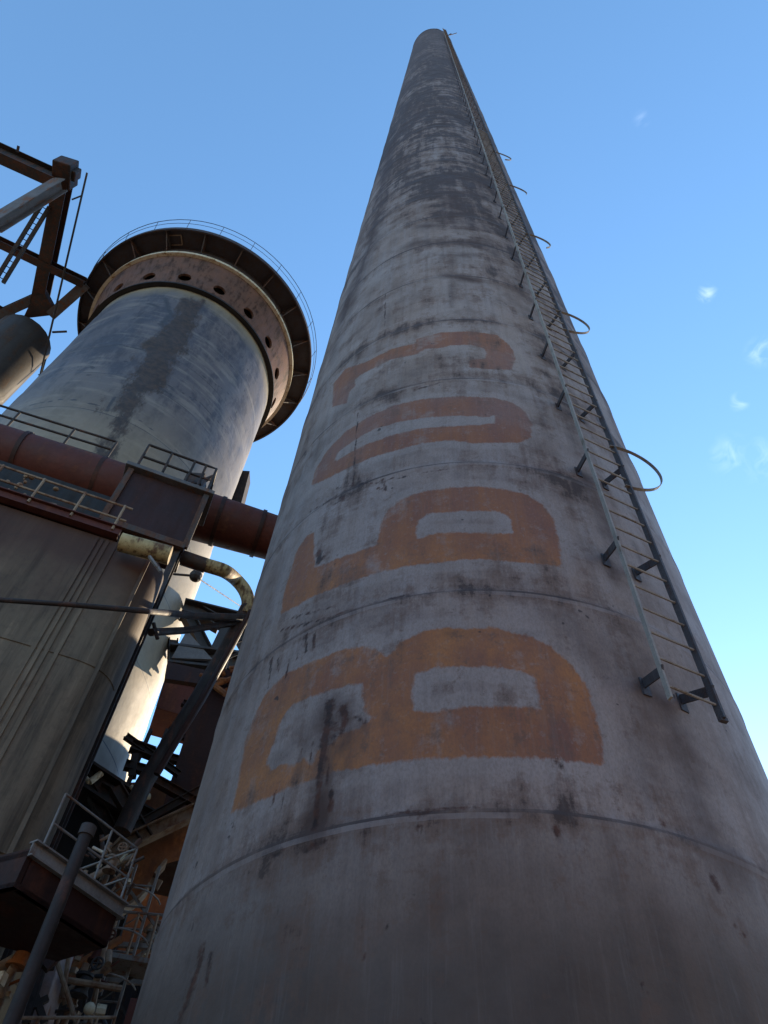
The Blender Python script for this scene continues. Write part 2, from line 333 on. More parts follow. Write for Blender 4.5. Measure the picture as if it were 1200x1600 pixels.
# paint halo round the letters
La = t.attr('letter'); jl = t.math('ADD', La, t.math('ADD', t.math('MULTIPLY', t.math('SUBTRACT', fine, .5), .07), t.math('MULTIPLY', t.math('SUBTRACT', t.noise(30, (1,1,.5), det=5, rough=.75), .5), .07)))
halo = t.math('MULTIPLY', t.ramp(La, -.16, -.11, 0, 1, True), t.ramp(med, .3, .6, .1, .4))
c = t.mix(halo, c, (.26,.225,.215))
# lower courses: bare grey plate
low = t.ramp(t.math('ADD', Z, t.math('MULTIPLY', t.math('SUBTRACT', big, .5), .15)), SEAM0-.02, SEAM0+.02, 1, 0)
lc = t.mix(t.ramp(med, .35, .65), (.078,.062,.055), (.056,.043,.038)); lc = t.mix(t.ramp(stk, .4, .7, 0, .6), lc, (.092,.064,.05))
lowpaint = t.math('MULTIPLY', low, t.ramp(t.math('ADD', Z, t.math('MULTIPLY', big, .8)), 2.2, 3.0, 1, .35, True))
c = t.mix(lowpaint, c, lc)
# letters: red-oxide and orange rust, streaked vertically
ls = t.noise(6, (1,1,.1), det=6); lb = t.noise(1.1, det=4)
lcol = t.mix(t.ramp(ls, .38, .62), (.145,.063,.044), (.195,.08,.04)); lcol = t.mix(t.ramp(lb, .35, .6), lcol, t.mix(t.ramp(Z, 6.2, 4.6, .1, .65), lcol, (.32,.135,.042)))
hi = t.ramp(Z, 7.2, 7.6, 0, .65); hi2 = t.ramp(Z, 9.4, 9.8, 1, 0); c_hi = t.mix(t.math('MULTIPLY', t.math('MULTIPLY', hi, hi2), t.ramp(lb, .3, .6)), lcol, (.15,.092,.082))
lm = t.math('MULTIPLY', t.ramp(jl, -.012, .012), t.math('MULTIPLY', t.ramp(t.noise(22, det=3), .25, .42, .6, 1), t.ramp(t.math('ADD', t.math('MULTIPLY', t.noise(2.6, det=9, rough=.75, off=(6,6,1)), .6), t.math('MULTIPLY', stk, .4)),   .36, .47, .25, .97)))
c = t.mix(lm, c, c_hi)
# high courses: soot, brown scale and grime gathered along the laps
fr0 = t.math('FRACT', t.math('MULTIPLY', t.math('SUBTRACT', Z, SEAM0-.02), 1/SEAMD)); prox = t.math('POWER', t.math('MULTIPLY', t.math('ABSOLUTE', t.math('SUBTRACT', fr0, .5)), 2.0), 5.0)
g1 = t.noise(2.4, (1,1,.8), det=10, rough=.78, off=(3,1,5)); g2 = t.noise(.45, (1,1,.35), det=5, off=(1,7,2)); drip = t.noise(5, (1,1,.10), det=7, rough=.7, off=(8,2,1)); rows = t.noise(.8, (.35,.35,3.2), det=8, rough=.7, off=(2,2,9))
gs = t.math('ADD', t.math('ADD', t.math('MULTIPLY', g1, .32), t.math('MULTIPLY', g2, .30)), t.math('ADD', t.math('MULTIPLY', drip, .20), t.math('MULTIPLY', rows, .18)))
gs = t.math('ADD', gs, t.math('MULTIPLY', prox, .055)); gs = t.math('ADD', gs, t.ramp(Z, 8, 20, -.06, .036))
c = t.mix(t.ramp(gs, .47, .505, 0, .6), c, (.105,.062,.045)); c = t.mix(t.ramp(gs, .51, .54, 0, .9), c, (.04,.024,.019))
c = t.mix(t.ramp(Z, 34, 70, 0, .5), c, (.085,.064,.06))
grn = t.noise(70, (1,1,.5), det=4, rough=.7); c = t.mix(t.ramp(grn, .42, .62, 0, .28), c, (.06,.05,.047)); scr = t.noise(34, (1,1,.05), det=5, rough=.7, off=(3,3,3)); c = t.mix(t.ramp(scr, .54, .72, 0, .16), c, (.20,.18,.175)); c = t.mix(t.ramp(t.noise(5, det=8, rough=.8, off=(2,8,8)), .57, .64, 0, .55), c, (.09,.058,.045))
# seams between plate courses
fr = t.math('FRACT', t.math('MULTIPLY', t.math('SUBTRACT', t.math('ADD', Z, t.math('MULTIPLY', t.math('SUBTRACT', med, .5), .02)), SEAM0-.02), 1/SEAMD))
wid = t.ramp(Z, 8, 30, .014, .075)
sm = t.math('MULTIPLY', t.math('LESS_THAN', fr, wid), t.ramp(t.noise(1.6, (1,1,.3), det=5, off=(5,5,5)), .38, .6, .12, .85))
c = t.mix(sm, c, (.045,.035,.035))
ls2 = t.math('MULTIPLY', t.math('MULTIPLY', t.math('GREATER_THAN', fr, .982), t.ramp(med, .4, .6)), .35); c = t.mix(ls2, c, (.25,.23,.24))
# rust scars, dents and drips
nb = t.math('MULTIPLY', t.attr('brown'), t.ramp(t.math('ADD', t.math('MULTIPLY', med, .5), t.math('MULTIPLY', stk, .5)), .36, .6, .15, 1.4))
c = t.mix(t.math('MINIMUM', nb, 1.0), c, (.055,.034,.028))
nd = t.ramp(t.math('ADD', t.attr('dark'), t.math('ADD', t.math('MULTIPLY', t.math('SUBTRACT', t.noise(26, det=4), .5), 1.1), t.math('MULTIPLY', t.math('SUBTRACT', t.noise(10, (1,1,.25), det=4), .5), 1.2))), .35, .75, 0, .9)
nd = t.math('MULTIPLY', nd, t.ramp(t.attr('dark'), 0.02, .1)); c = t.mix(nd, c, t.mix(t.ramp(fine, .4, .6), (.018,.011,.010), (.06,.024,.015)))
spk = t.ramp(t.noise(7, det=2, off=(9,2,4)), .73, .76, 0, .8); c = t.mix(spk, c, (.03,.023,.023))
t.bump(t.math('ADD', t.math('MULTIPLY', med, .5), t.math('ADD', t.math('ADD', t.math('MULTIPLY', fine, .25), t.math('MULTIPLY', grn, .08)), t.math('MULTIPLY', stk, .3))), .55, .03)
me.materials.append(t.done(c, t.ramp(med, .3, .7, .6, .8), 0, .18))
# rim, inner lining
mb = MB(); mb.lathe(CC, [(Rz(TOP)+.012, TOP-.5), (Rz(TOP)+.03, TOP-.5), (Rz(TOP)+.03, TOP+.004), (Rz(TOP)-.08, TOP+.004), (Rz(TOP)-.08, TOP-6)], 96); mb.build('rim', m_steel, chim, True)
mb = MB(); mb.lathe(CC, [(R0+.02, GROUND), (R0+.35, GROUND+.002), (R0+.35, GROUND+.06), (R0+.02, GROUND+.06)], 96); mb.build('base_flange', m_steel, chim, True)
mb = MB(); p = CS(40, .02, TOP-.3); mb.tube([p, p+Vector((.35,-.1,1.6))], .05, 6); mb.tube([p+Vector((.2,0,.9)), p+Vector((.9,-.2,1.5))], .035, 6); mb.build('lightning_rod', m_rail, chim)
mb = MB(); mb.box(CS(8, -.03, TOP+.2), .35, .12, .4, rad(8)); mb.build('lifting_lug', m_steel, chim)
# ladder: child of the chimney
lad = MB()
ZL0, ZL1 = 3.5, 87.5
seg = [ZL0+(ZL1-ZL0)*i/40 for i in range(41)]
def rail_pts(th, z0): 
    return [CS(th, .3, z) for z in [z0]+[z for z in seg if z > z0+.5]]
def strip(mb, pts, w, h):
    for a, b in zip(pts[:-1], pts[1:]):
        rdir = Vector((a.x-CC[0], a.y-CC[1], 0)).normalized(); mb.beam(a, b, w, h, rdir)
m_ladder = worn('ladder_steel', (.25,.23,.21), (.17,.155,.14), (.13,.09,.06), .25, 4, seed=20)
m_bracket = worn('bracket_steel', (.06,.055,.06), (.04,.035,.04), (.06,.035,.03), .3, 4, seed=21)
strip(lad, rail_pts(17.6, 3.5), .018, .04)
ladder = lad.build('ladder', m_ladder, chim)
rr_ = MB(); strip(rr_, rail_pts(26, 3.5), .022, .055); a = CS(26, .3, 3.51); rr_.beam(a-Vector((.02,.0,.01)), a+Vector((.035,.015,-.01)), .03, .03); rr_.build('dark_rail', m_bracket, ladder)
nr_ = 0; z = 3.62; rest = MB()
while z < ZL1-.2:
    a = CS(17.6, .3, z); b = CS(26, .3, z)
    if nr_ < 90: MB().tube([a, b], .0105, 6).build('rung', m_ladder, ladder)
    else: rest.beam(a, b, .02, .02)
    z += .26 if nr_ < 90 else .52; nr_ += 1
tag(rest.build('upper_rungs', m_ladder, ladder), None, None, kind='stuff')
zb = 3.86; k = 0
while zb < 80:
    for th, ts in ((17.6, 19.8), (26, 27.2)):
        up_ = MB(); a = CS(th, .32, zb-.12); b = CS(ts, -.01, zb+.06); up_.beam(a, b, .014, .075)
        up_.beam(CS(ts, .008, zb-.06), CS(ts, .008, zb+.10), .07, .012, Vector((math.sin(rad(ts)), -math.cos(rad(ts)), 0)))
        up_.build('bracket', m_bracket, ladder)
    zb += 1.468; k += 1
def hoop(z, s, th=25, full=1.0):
    A = CS(th, .3, z+.40*s); B = CS(th, .3, z-.33*s)
    rdir = Vector((math.cos(rad(-th+4)), math.sin(rad(-th+4))*.2+.25, 0)).normalized()
    u = (A-B).normalized(); n = u.cross(rdir).normalized(); rdir = n.cross(u).normalized()
    mid = (A+B)/2; h = (A-B).length/2; r = h*1.02; cc = mid+rdir*math.sqrt(r*r-h*h)
    a0 = math.atan2((A-cc).dot(u), (A-cc).dot(rdir)); pts = []
    for i in range(41):
        a = a0*(1-2*full*i/40); pts.append(cc+(u*math.sin(a)+rdir*math.cos(a))*r)
    mb = MB()
    for p, q in zip(pts[:-1], pts[1:]): mb.beam(p, q, .032, .008, (p-cc), ext=.004)
    return mb.build('hoop', m_ladder, ladder)
for z, s, f in ((6.68, 1.05, 1), (10.7, 1.0, 1), (14.9, 1.0, .72), (19.2, 1.05, .6), (23.4, 1.1, .8)): hoop(z, s, full=f)

# ------------------------------------------------------------------ the hot blast stove
SC = (-9.465, 15.13); SR = 4.0
stove = thing('blast_stove', (SC[0], SC[1], GROUND), 'huge blue-grey plated steel stove cylinder with flared holed collar and round gallery', 'stove')
ths2 = np.arange(0, 360, 1.0)-180; zs2 = np.concatenate([np.arange(GROUND, 10, .5), np.arange(10, 33.4, .09)])
TH, ZZ = np.meshgrid(rad(1)*ths2, zs2); TH = TH.ravel(); ZZ = ZZ.ravel()
course = 2.35; fr = ((ZZ-1.0)/course) % 1.0
RR = SR+.012*fr+.012*np.sin(TH*7+np.floor((ZZ-1)/course)*1.7)*np.sin(ZZ*1.1+TH*4)-np.where(ZZ > 30.45, .12, 0)
V = np.stack([SC[0]+RR*np.sin(TH), SC[1]-RR*np.cos(TH), ZZ], 1); P2 = np.stack([TH*SR, ZZ], 1)
def z1(p): return (p[0]/2.4, 200+p[1]/2.4)
spoly = surf([z1(p) for p in [(775,640),(740,720),(720,790),(700,830),(660,870),(640,930),(600,985),(560,1000),(535,1020),(500,1085),(450,1150),(410,1225),(385,1262),(350,1275),(352,1225),(400,1150),(430,1090),(445,1065),(395,1068),(400,1050),(440,1020),(465,960),(500,920),(520,880),(535,835),(560,790),(610,755),(640,710),(690,645)]], SC, SR, 0)
sst = sdf(P2, [spoly], [], 1.0)
pds = np.zeros(len(TH)); ones = np.ones(len(TH), bool)
strokes(P2, ones, [([z1(a) for a in q], w, s) for q, w, s in [
 ([(330,830),(450,815),(540,835)], .07, 1), ([(345,795),(450,775),(520,790)], .05, .7), ([(110,1040),(250,1015),(400,1045)], .05, .9), ([(620,960),(750,1030),(860,1150)], .04, .8), ([(730,910),(850,990),(900,1050)], .05, .7), ([(600,975),(640,1000)], .12, .8),
 ([(340,895),(350,900)], .10, 1), ([(325,925),(345,930)], .06, .8), ([(470,875),(480,880)], .10, .9), ([(880,1080),(910,1020),(930,900)], .05, .7), ([(190,930),(260,900)], .05, .5), ([(560,660),(590,670)], .15, .8), ([(540,690),(500,720)], .12, .6), ([(430,1010),(400,1060)], .1, .8), ([(620,640),(640,700),(600,740)], .25, .6),
 ([(500,1080),(620,1170),(700,1248)], .04, .7), ([(760,740),(790,760)], .06, .6)]], SC, SR, 0, pds)
mt, mz = len(ths2), len(zs2); idx = np.arange(mt*mz).reshape(mz, mt); nx = np.roll(idx, -1, 1)
faces = np.stack([idx[:-1], nx[:-1], nx[1:], idx[1:]], -1).reshape(-1, 4)
me = bpy.data.meshes.new('shell'); me.vertices.add(len(V)); me.vertices.foreach_set('co', (V-np.array([SC[0], SC[1], GROUND])).ravel())
me.loops.add(faces.size); me.loops.foreach_set('vertex_index', faces.ravel()); me.polygons.add(len(faces)); me.polygons.foreach_set('loop_start', np.arange(len(faces))*4)
me.polygons.foreach_set('loop_total', np.full(len(faces), 4)); me.update(calc_edges=True); me.polygons.foreach_set('use_smooth', [True]*len(faces))
for nm, arr in (('stain', sst), ('dark', pds)):
    a = me.attributes.new(nm, 'FLOAT', 'POINT'); a.data.foreach_set('value', arr.astype(np.float32))
o = bpy.data.objects.new('shell', me); col.objects.link(o); o.parent = stove
t = NT('stove_paint'); X = t.xyz(); Z = t.math('ADD', X[2], GROUND)
big = t.noise(.35, det=5); med = t.noise(1.1, (1,1,.6), det=7, rough=.68, off=(2,2,2)); hor = t.noise(1.0, (.5,.5,2.5), det=6, off=(4,1,0)); fine = t.noise(6, det=5)
c = t.mix(t.ramp(big, .35, .65), (.105,.094,.097), (.066,.062,.074)); c = t.mix(t.ramp(t.noise(1.6, (1,1,.35), det=9, rough=.75, off=(7,3,2)), .47, .58, 0, .8), c, (.032,.032,.044)); c = t.mix(t.ramp(hor, .52, .66, 0, .5), c, (.20,.18,.16))
nlo = t.ramp(Z, 17, 23, 1, 0, True); c = t.mix(t.math('MULTIPLY', nlo, .8), c, t.mix(t.ramp(med, .4, .7), (.23,.185,.12), (.16,.13,.09)))
edge = t.math('MULTIPLY', t.ramp(t.math('ADD', Z, t.math('MULTIPLY', med, 1.5)), 29.9, 31.1), .8); c = t.mix(edge, c, (.22,.18,.11))
tz = t.math('FRACT', t.math('MULTIPLY', t.math('SUBTRACT', Z, 1.0), 1/course)); c = t.mix(t.math('MULTIPLY', t.math('LESS_THAN', tz, .014), t.ramp(med, .3, .55, .35, .9)), c, (.03,.03,.034))
st = t.math('ADD', t.attr('stain'), t.math('ADD', t.math('MULTIPLY', t.math('SUBTRACT', t.noise(3.5, (1,1,.3), det=9, rough=.75), .5), 1.5), t.math('MULTIPLY', t.math('SUBTRACT', med, .5), 1.0)))
c = t.mix(t.math('MULTIPLY', t.ramp(st, -.14, .10), .95), c, t.mix(t.ramp(fine, .4, .65), (.024,.016,.012), (.055,.033,.021)))
nd = t.ramp(t.math('ADD', t.attr('dark'), t.math('MULTIPLY', t.math('SUBTRACT', fine, .5), .8)), .3, .5); nd = t.math('MULTIPLY', nd, t.ramp(t.attr('dark'), .02, .1)); c = t.mix(t.math('MULTIPLY', nd, .85), c, (.03,.03,.036))
t.bump(t.math('ADD', t.math('MULTIPLY', med, .6), t.math('MULTIPLY', fine, .2)), .5, .05)
me.materials.append(t.done(c, t.ramp(med, .3, .7, .5, .7), 0, .35))
# flared collar with real round holes
def cone_r(z): return 4.12+(z-30.3)*(4.60-4.12)/(32.7-30.3)
def SP(a, r, z): return Vector((SC[0]+r*math.sin(a), SC[1]-r*math.cos(a), z))
mb = MB(); NH = 18; ht = .5; zc = 31.0; hw = rad(20)/2; rh = .27
for k in range(NH):
    a_c = rad(6.7+20.2*0+k*20.0); cir = []; sq = []
    for i in range(24):
        q = 2*math.pi*i/24; cx, cy = math.cos(q), math.sin(q)
        z = zc+rh*cy; cir.append((a_c+rh*cx/cone_r(z), z))
        m_ = max(abs(cx), abs(cy)); sx, sy = cx/m_, cy/m_; sq.append((a_c+hw*sx, zc+ht*sy))
    vs = [SP(a, cone_r(z), z) for a, z in sq]+[SP(a, cone_r(z), z) for a, z in cir]+[SP(a, cone_r(z)-.1, z) for a, z in cir]
    fs = [(i, (i+1) % 24, 24+(i+1) % 24, 24+i) for i in range(24)]+[(24+i, 24+(i+1) % 24, 48+(i+1) % 24, 48+i) for i in range(24)]
    mb.add(vs, fs)
mb.lathe(SC, [(cone_r(zc+ht), zc+ht), (cone_r(32.6), 32.6)], 144); mb.lathe(SC, [(cone_r(30.42), 30.42), (cone_r(zc-ht), zc-ht)], 144)
collar = mb.build('holed_collar', m_vband, stove, True)
mb = MB(); mb.lathe(SC, [(3.95, 30.40), (4.22, 30.40), (4.22, 30.28), (4.03, 30.28)], 144); mb.build('collar_flange', m_black, stove, True)
mb = MB(); mb.lathe(SC, [(4.58, 32.6), (4.72, 32.6), (4.72, 32.78), (4.58, 32.78)], 144); mb.build('edge_ring', m_pale, stove, True)
# round gallery
mb = MB(); mb.lathe(SC, [(4.3, 33.62), (5.46, 33.62), (5.46, 33.70), (4.3, 33.70)], 144); mb.lathe(SC, [(5.40, 33.40), (5.47, 33.40), (5.47, 33.62), (5.40, 33.62), (5.40, 33.40)], 144); mb.lathe(SC, [(4.66, 32.78), (4.6, 33.62)], 144)
gal = mb.build('gallery', worn('gallery_underside', (.05,.042,.045), (.035,.03,.033), (.06,.035,.025), .4, 3, seed=31), stove, True)
for k in range(20):
    a = rad(9+18*k); mb = MB(); mb.beam(SP(a, 4.6, 33.5), SP(a, 5.40, 33.5), .05, .16, ); mb.beam(SP(a, 4.7, 32.9), SP(a, 5.3, 33.45), .04, .05); mb.build('gallery_bracket', m_steel, gal)
mb = MB(); n = 72
mb.tube([SP(2*math.pi*i/n, 5.60, 34.40) for i in range(n)], .014, 6, closed=True); mb.tube([SP(2*math.pi*i/n, 5.54, 34.05) for i in range(n)], .010, 6, closed=True)
mb.build('guard_rail', m_rail, gal)
for i in range(24): MB().tube([SP(2*math.pi*i/24, 5.46, 33.6), SP(2*math.pi*i/24, 5.60, 34.40)], .012, 6).build('rail_post', m_rail, gal)
mb = MB(); h0 = rad(-6)
for da, r0, r1 in ((-.0, 4.75, 4.79), (0, 5.16, 5.20)): mb.beam(SP(h0-.055, r0, 33.585), SP(h0+.055, r0, 33.585), .04, .05)
for s_ in (-1, 1): mb.beam(SP(h0+s_*.055, 4.75, 33.585), SP(h0+s_*.055, 5.16, 33.585), .04, .05)
mb.build('hatch_frame', m_tan, gal)
mb = MB(); mb.lathe(SC, [(4.3, 33.7), (4.25, 34.6), (3.9, 35.9), (3.0, 37.0), (1.6, 37.7), (.01, 37.9)], 72); mb.build('dome', m_grey, stove, True)

# ------------------------------------------------------------------ large red duct in front of the stove
DZ = 12.5
pa, pb = at(0, 712, Z=DZ), at(432, 842, Z=DZ); dd = (pb-pa).normalized()
P_ = [pa-dd*4, pa, pa+dd*2, pb, pb+dd*1.5, pb+dd*2.4+Vector((0,0,-.35)), pb+dd*2.8+Vector((0,0,-1.3)), pb+dd*2.8+Vector((0,0,-DZ+.2)), pb+dd*2.8+Vector((0,0,-DZ-1.55))]
duct = thing('gas_duct', (pb.x, pb.y, GROUND), 'long dark red gas duct crossing in front of the tall stove', 'duct')
MB().tube(P_, [.60, .60, .58, .47, .47, .47, .47, .47, .47], 40).build('pipe', m_redpaint, duct, True)
for s_ in (.4, 1.9, 4.35, 5.2):
    c_ = pa+dd*s_; r_ = .60-.13*max(0, s_-.0)/5.4
    MB().tube([c_-dd*.04, c_+dd*.04], r_+.035, 40).build('flange', m_reddark, duct, True)

def railing(name, label, pts, zoff, h, mat, nb=2, r=.02, group=None, posts=None, drop=0.0, cat='railing'):
    """pts: list of base points of posts"""
    root = thing(name, pts[0], label, cat, group)
    for p in pts: MB().tube([p-Vector((0,0,drop)), p+Vector((0,0,h))], r, 8).build('post', mat, root, True)
    for i in range(nb):
        z = h*(1-i/nb)
        MB().tube([p+Vector((0,0,z)) for p in pts], r, 8).build('handrail' if i == 0 else 'mid_rail', mat, root, True)
    return root
# cabin hung across the duct, with a railing on its roof
cz = 11.6
A = at(205, 735, Z=cz); B = at(322, 776, Z=cz); hd = (B-A).normalized(); nrm = Vector((hd.y, -hd.x, 0))
A = A-nrm*.0; cab = thing('duct_cabin', (A+B)/2-Vector((0,0,2.4)), 'dark red steel cabin box hanging over the gas duct', 'cabin')
hh = cz-at(171, 820, D=math.hypot(A.x, A.y)).z
mb = MB(); mb.slab([A, B, B-nrm*.6, A-nrm*.6], -hh, (0,0,1)); mb.build('cabin_wall', m_reddark, cab, False, .02)
mb = MB(); mb.slab([A-hd*.12+nrm*.12, B+hd*.12+nrm*.12, B+hd*.12-nrm*.7, A-hd*.12-nrm*.7], .10, (0,0,1)); mb.build('cabin_roof', m_grey, cab, False, .01)
for p in (A+nrm*.03, B+nrm*.03): MB().beam(p+Vector((0,0,-.01)), p+Vector((0,0,-hh-.02)), .10, .06, nrm).build('corner_angle', m_steel, cab)
MB().beam(A+nrm*.03-Vector((0,0,hh)), B+nrm*.03-Vector((0,0,hh)), .08, .14).build('bottom_angle', m_steel, cab)
zr = Vector((0,0,.102))
railing('roof_railing', 'short dark railing standing on the roof of the duct cabin', [A+zr+hd*.05, A+zr+(B-A)*.36, A+zr+(B-A)*.68, A+zr+(B-A)*.84, B+zr-hd*.02, B+zr-nrm*.55], 0, .85, m_rail, 2, .026)
mb = MB(); q = A+zr+(B-A)*.78-nrm*.3+Vector((0,0,.55)); mb.box(q, .35, .3, .35); mb.tube([q, q+Vector((.25,.1,.45))], .05, 8); mb.tube([q-Vector((0,0,.56)), q], .07, 8)
tag(mb.build('roof_valve', m_steel), 'small valve housing behind the railing on the cabin roof', 'valve')
# railing over the duct at far left
q = [at(22, 705, Z=13.1)-dd*2, at(-20, 660, Z=13.1), at(125, 690, Z=13.1)]
base = pa+Vector((0,0,.62)); e = [base-dd*1.6, base-dd*.3, base+dd*.85, base+dd*1.75]
railing('duct_railing', 'dark railing along the top of the gas duct at the left edge', e, 0, 1.0, m_rail, 3, .026)

# ------------------------------------------------------------------ gallery beam and vessel below it
GZ = 9.0
ga, gb = at(0, 772, Z=GZ), at(187, 833, Z=GZ); gd = (gb-ga).normalized(); gn = Vector((gd.y, -gd.x, 0))
walk = thing('catwalk', gb, 'rusty catwalk with thin pipe railing below the gas duct', 'catwalk')
mb = MB(); mb.slab([ga-gd*3, gb, gb-gn*1.2, ga-gd*3-gn*1.2], .06, (0,0,1)); mb.build('deck', m_reddark, walk)
MB().ibeam(ga-gd*3, gb, .12, .2, .02).build('edge_beam', m_redpaint, walk)
for i in range(9):
    p = gb-gd*(.12+i*.62); MB().tube([p+gn*.02, p+gn*.02+Vector((0,0,.62))], .022, 6).build('post', m_tan, walk)
for z in (.3, .62): MB().tube([ga-gd*3+Vector((0,0,z)), gb+Vector((0,0,z))], .02, 6).build('handrail', m_tan, walk)
mb = MB(); mb.slab([ga-gd*3-gn*1.25, gb-gn*1.25, gb-gn*1.25+Vector((0,0,2.2)), ga-gd*3-gn*1.25+Vector((0,0,2.2))], .05); mb.build('dark_backing', m_black, walk)  # black sheet filling the dark region behind the railing
mb = MB(); rs = random.Random(4)
for i in range(14):
    p = ga+gd*rs.uniform(-.3, .5)-gn*.5+Vector((0,0,rs.uniform(.35, 1.25))); mb.blob(p, rs.uniform(.02, .05), 5, (rs.uniform(.6,1.3), 1, rs.uniform(.5,1.2)))
mb.tube([ga-gd*1-gn*.5+Vector((0,0,.5)), ga+gd*.6-gn*.5+Vector((0,0,.7))], .04, 8)
tag(mb.build('pipe_fitting', m_tan), 'tan pipe fittings tucked behind the catwalk railing at the far left', 'fitting')
# the vessel
vy = GZ-.12; f0 = ga-gd*5; cr = ga+gd*((at(282, 862, Z=GZ)-ga).dot(gd)); bd = Vector((math.sin(rad(-27)), math.cos(rad(-27)), 0)); rc = .75
foot = [f0+gn*.0]+[None]
c1 = cr-gd*rc; arc = []
for i in range(15):
    u = i/14; arc.append((c1*(1-u)**2)+(cr*2*u*(1-u))+((cr+bd*rc)*u*u))
foot = [f0-gn*.08]+[p-gn*.08 for p in arc]+[cr+bd*4.2, f0+bd*4.2]
VC = (foot[8].x, foot[8].y)
ves = thing('plated_bunker', (VC[0], VC[1], GROUND), 'wide shaded brown-grey plated bunker with vertical seams under the catwalk', 'bunker')
t = NT('vessel_plate'); X = t.xyz(); Z = t.math('ADD', X[2], GROUND)
big = t.noise(.5, det=5); stk = t.noise(2.6, (1,1,.07), det=8, rough=.7); fine = t.noise(7, det=7, rough=.7); med = t.noise(1.3, det=6)
c = t.mix(t.ramp(big, .35, .65), (.10,.074,.049), (.15,.11,.072)); c = t.mix(t.ramp(stk, .50, .62, 0, .7), c, (.24,.175,.115)); c = t.mix(t.ramp(stk, .36, .47, .8, 0), c, (.04,.028,.018))
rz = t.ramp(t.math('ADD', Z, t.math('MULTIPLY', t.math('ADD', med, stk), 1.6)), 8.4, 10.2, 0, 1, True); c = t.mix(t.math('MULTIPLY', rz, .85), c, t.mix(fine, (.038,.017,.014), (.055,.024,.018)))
c = t.mix(t.ramp(fine, .5, .75, 0, .5), c, (.035,.027,.022)); t.bump(t.math('ADD', t.math('MULTIPLY', med, .6), t.math('MULTIPLY', stk, .4)), .5, .03); m_ves = t.done(c, .7, 0, .2)
mb = MB(); n = len(foot)
for k, z in enumerate((GROUND, vy)): mb.v += [(p.x, p.y, z) for p in foot]
mb.f += [(i, (i+1) % n, (i+1) % n+n, i+n) for i in range(n)]+[tuple(range(n, 2*n))]
mb.build('shell', m_ves, ves, True)
for z in (1.6, 4.1, 6.6):
    MB().tube([Vector((p.x, p.y, z))+gn*.005 for p in foot[:12]], .010, 6).build('plate_joint', m_ves, ves, True)
for px_, py_ in ((180,853),(128,900),(190,965),(82,1000),(30,1050)):
    d = ray(px_, py_); tt = (f0-gn*.08).dot(gn)/Vector(d).dot(gn); p = Vector(d*tt)+gn*.012
    MB().beam(Vector((p.x, p.y, 1.0)), Vector((p.x, p.y, vy-.05)), .05, .03, gn).build('seam_strip', m_ves, ves)
# ------------------------------------------------------------------ post, pale beam, curved pipe
pz = 10.6; p0 = at(298, 815, D=8.9); post = MB(); post.ibeam(Vector((p0.x, p0.y, GROUND)), Vector((p0.x, p0.y, at(300, 808, D=8.9).z)), .11, .11, .015); tag(post.build('steel_column', m_rail), 'slim dark steel column rising beside the pale stove foot to the cabin', 'column')
a = at(188, 847, Z=8.6); b = at(266, 868, Z=8.6)
mb = MB(); mb.tube([a, b], .14, 20); tag(mb.build('pale_pipe', m_yellow, None, True), 'short stub of flaking cream-yellow pipe under the cabin', 'pipe')
mb = MB(); mb.beam(at(251, 893, D=6.4), at(233, 869, D=6.4), .03, .03); tag(mb.build('bent_strap', m_railgrey), 'small bent strap hanging below the cream-yellow pipe stub', 'strap')
ZP = 10.3
path = [at(262, 864, Z=ZP), at(300, 877, Z=ZP), at(332, 886, Z=ZP), at(352, 893, Z=ZP), at(368, 905, D=9.9), at(382, 922, D=9.9), at(388, 942, D=9.9), at(383, 962, D=9.9)]
cp = thing('curved_pipe', (path[-1].x, path[-1].y, GROUND), 'rust-and-yellow pipe curving over in an arch beside the chimney edge', 'pipe')
def smooth_path(pts, n=6):
    out = []
    for i in range(len(pts)-1):
        p0 = pts[max(i-1,0)]; p1 = pts[i]; p2 = pts[i+1]; p3 = pts[min(i+2, len(pts)-1)]
        for k in range(n):
            u = k/n; out.append(.5*((2*p1)+(p2-p0)*u+(2*p0-5*p1+4*p2-p3)*u*u+(3*p1-p0-3*p2+p3)*u**3))
    return out+[pts[-1]]
MB().tube(smooth_path(path), .125, 16).build('bend', m_yellow, cp, True)
MB().tube([at(260, 863, Z=ZP), at(322, 884, Z=ZP)], .135, 16).build('sleeve', m_steel, cp, True)
leg = [at(386, 950, D=9.9), at(355, 1010, D=10), at(310, 1090, D=10.1), at(262, 1165, D=10.2), at(225, 1225, D=10.3), at(190, 1300, D=10.3)]
ll = MB().tube(leg, .125, 16).build('downpipe', m_rail, cp, True)
MB().tube([at(392, 955, D=9.7), at(318, 1088, D=9.9), at(245, 1210, D=10.1)], .05, 10).build('side_line', m_reddark, cp, True)
# thin pipes crossing
mb = MB(); mb.tube([at(-20, 936, D=7.4), at(100, 944, D=7.0), at(230, 955, D=6.9), at(262, 958, D=8.9), at(300, 962, D=9.3), at(388, 966, D=9.9)], [.03,.03,.035,.05,.06,.075], 10); tag(mb.build('service_line', m_rail, None, True), 'long thin dark service pipe running across the vessel to the arch', 'pipe')
mb = MB(); mb.tube([at(236, 988, D=8.9), at(290, 985, D=9.5), at(390, 970, D=10)], .06, 10); mb.tube([at(240, 974, D=8.9), at(246, 998, D=8.9)], .03, 8); tag(mb.build('branch_pipe', m_rail, None, True), 'short dark branch pipe just below the long service pipe', 'pipe')
mb = MB(); mb.tube([at(312, 905, D=10), at(392, 958, D=13)], .012, 6); tag(mb.build('guy_wire', m_rail), 'taut thin wire crossing the sky gap inside the arch pipe', 'wire')
mb = MB(); mb.blob(at(306, 900, D=13.2), .16, 6); mb.tube([at(270, 897, D=13.2), at(306, 900, D=13.2)], .03, 6); tag(mb.build('stove_probe', m_rail), 'small black knob sticking out of the sunlit stove side under the arch', 'probe')
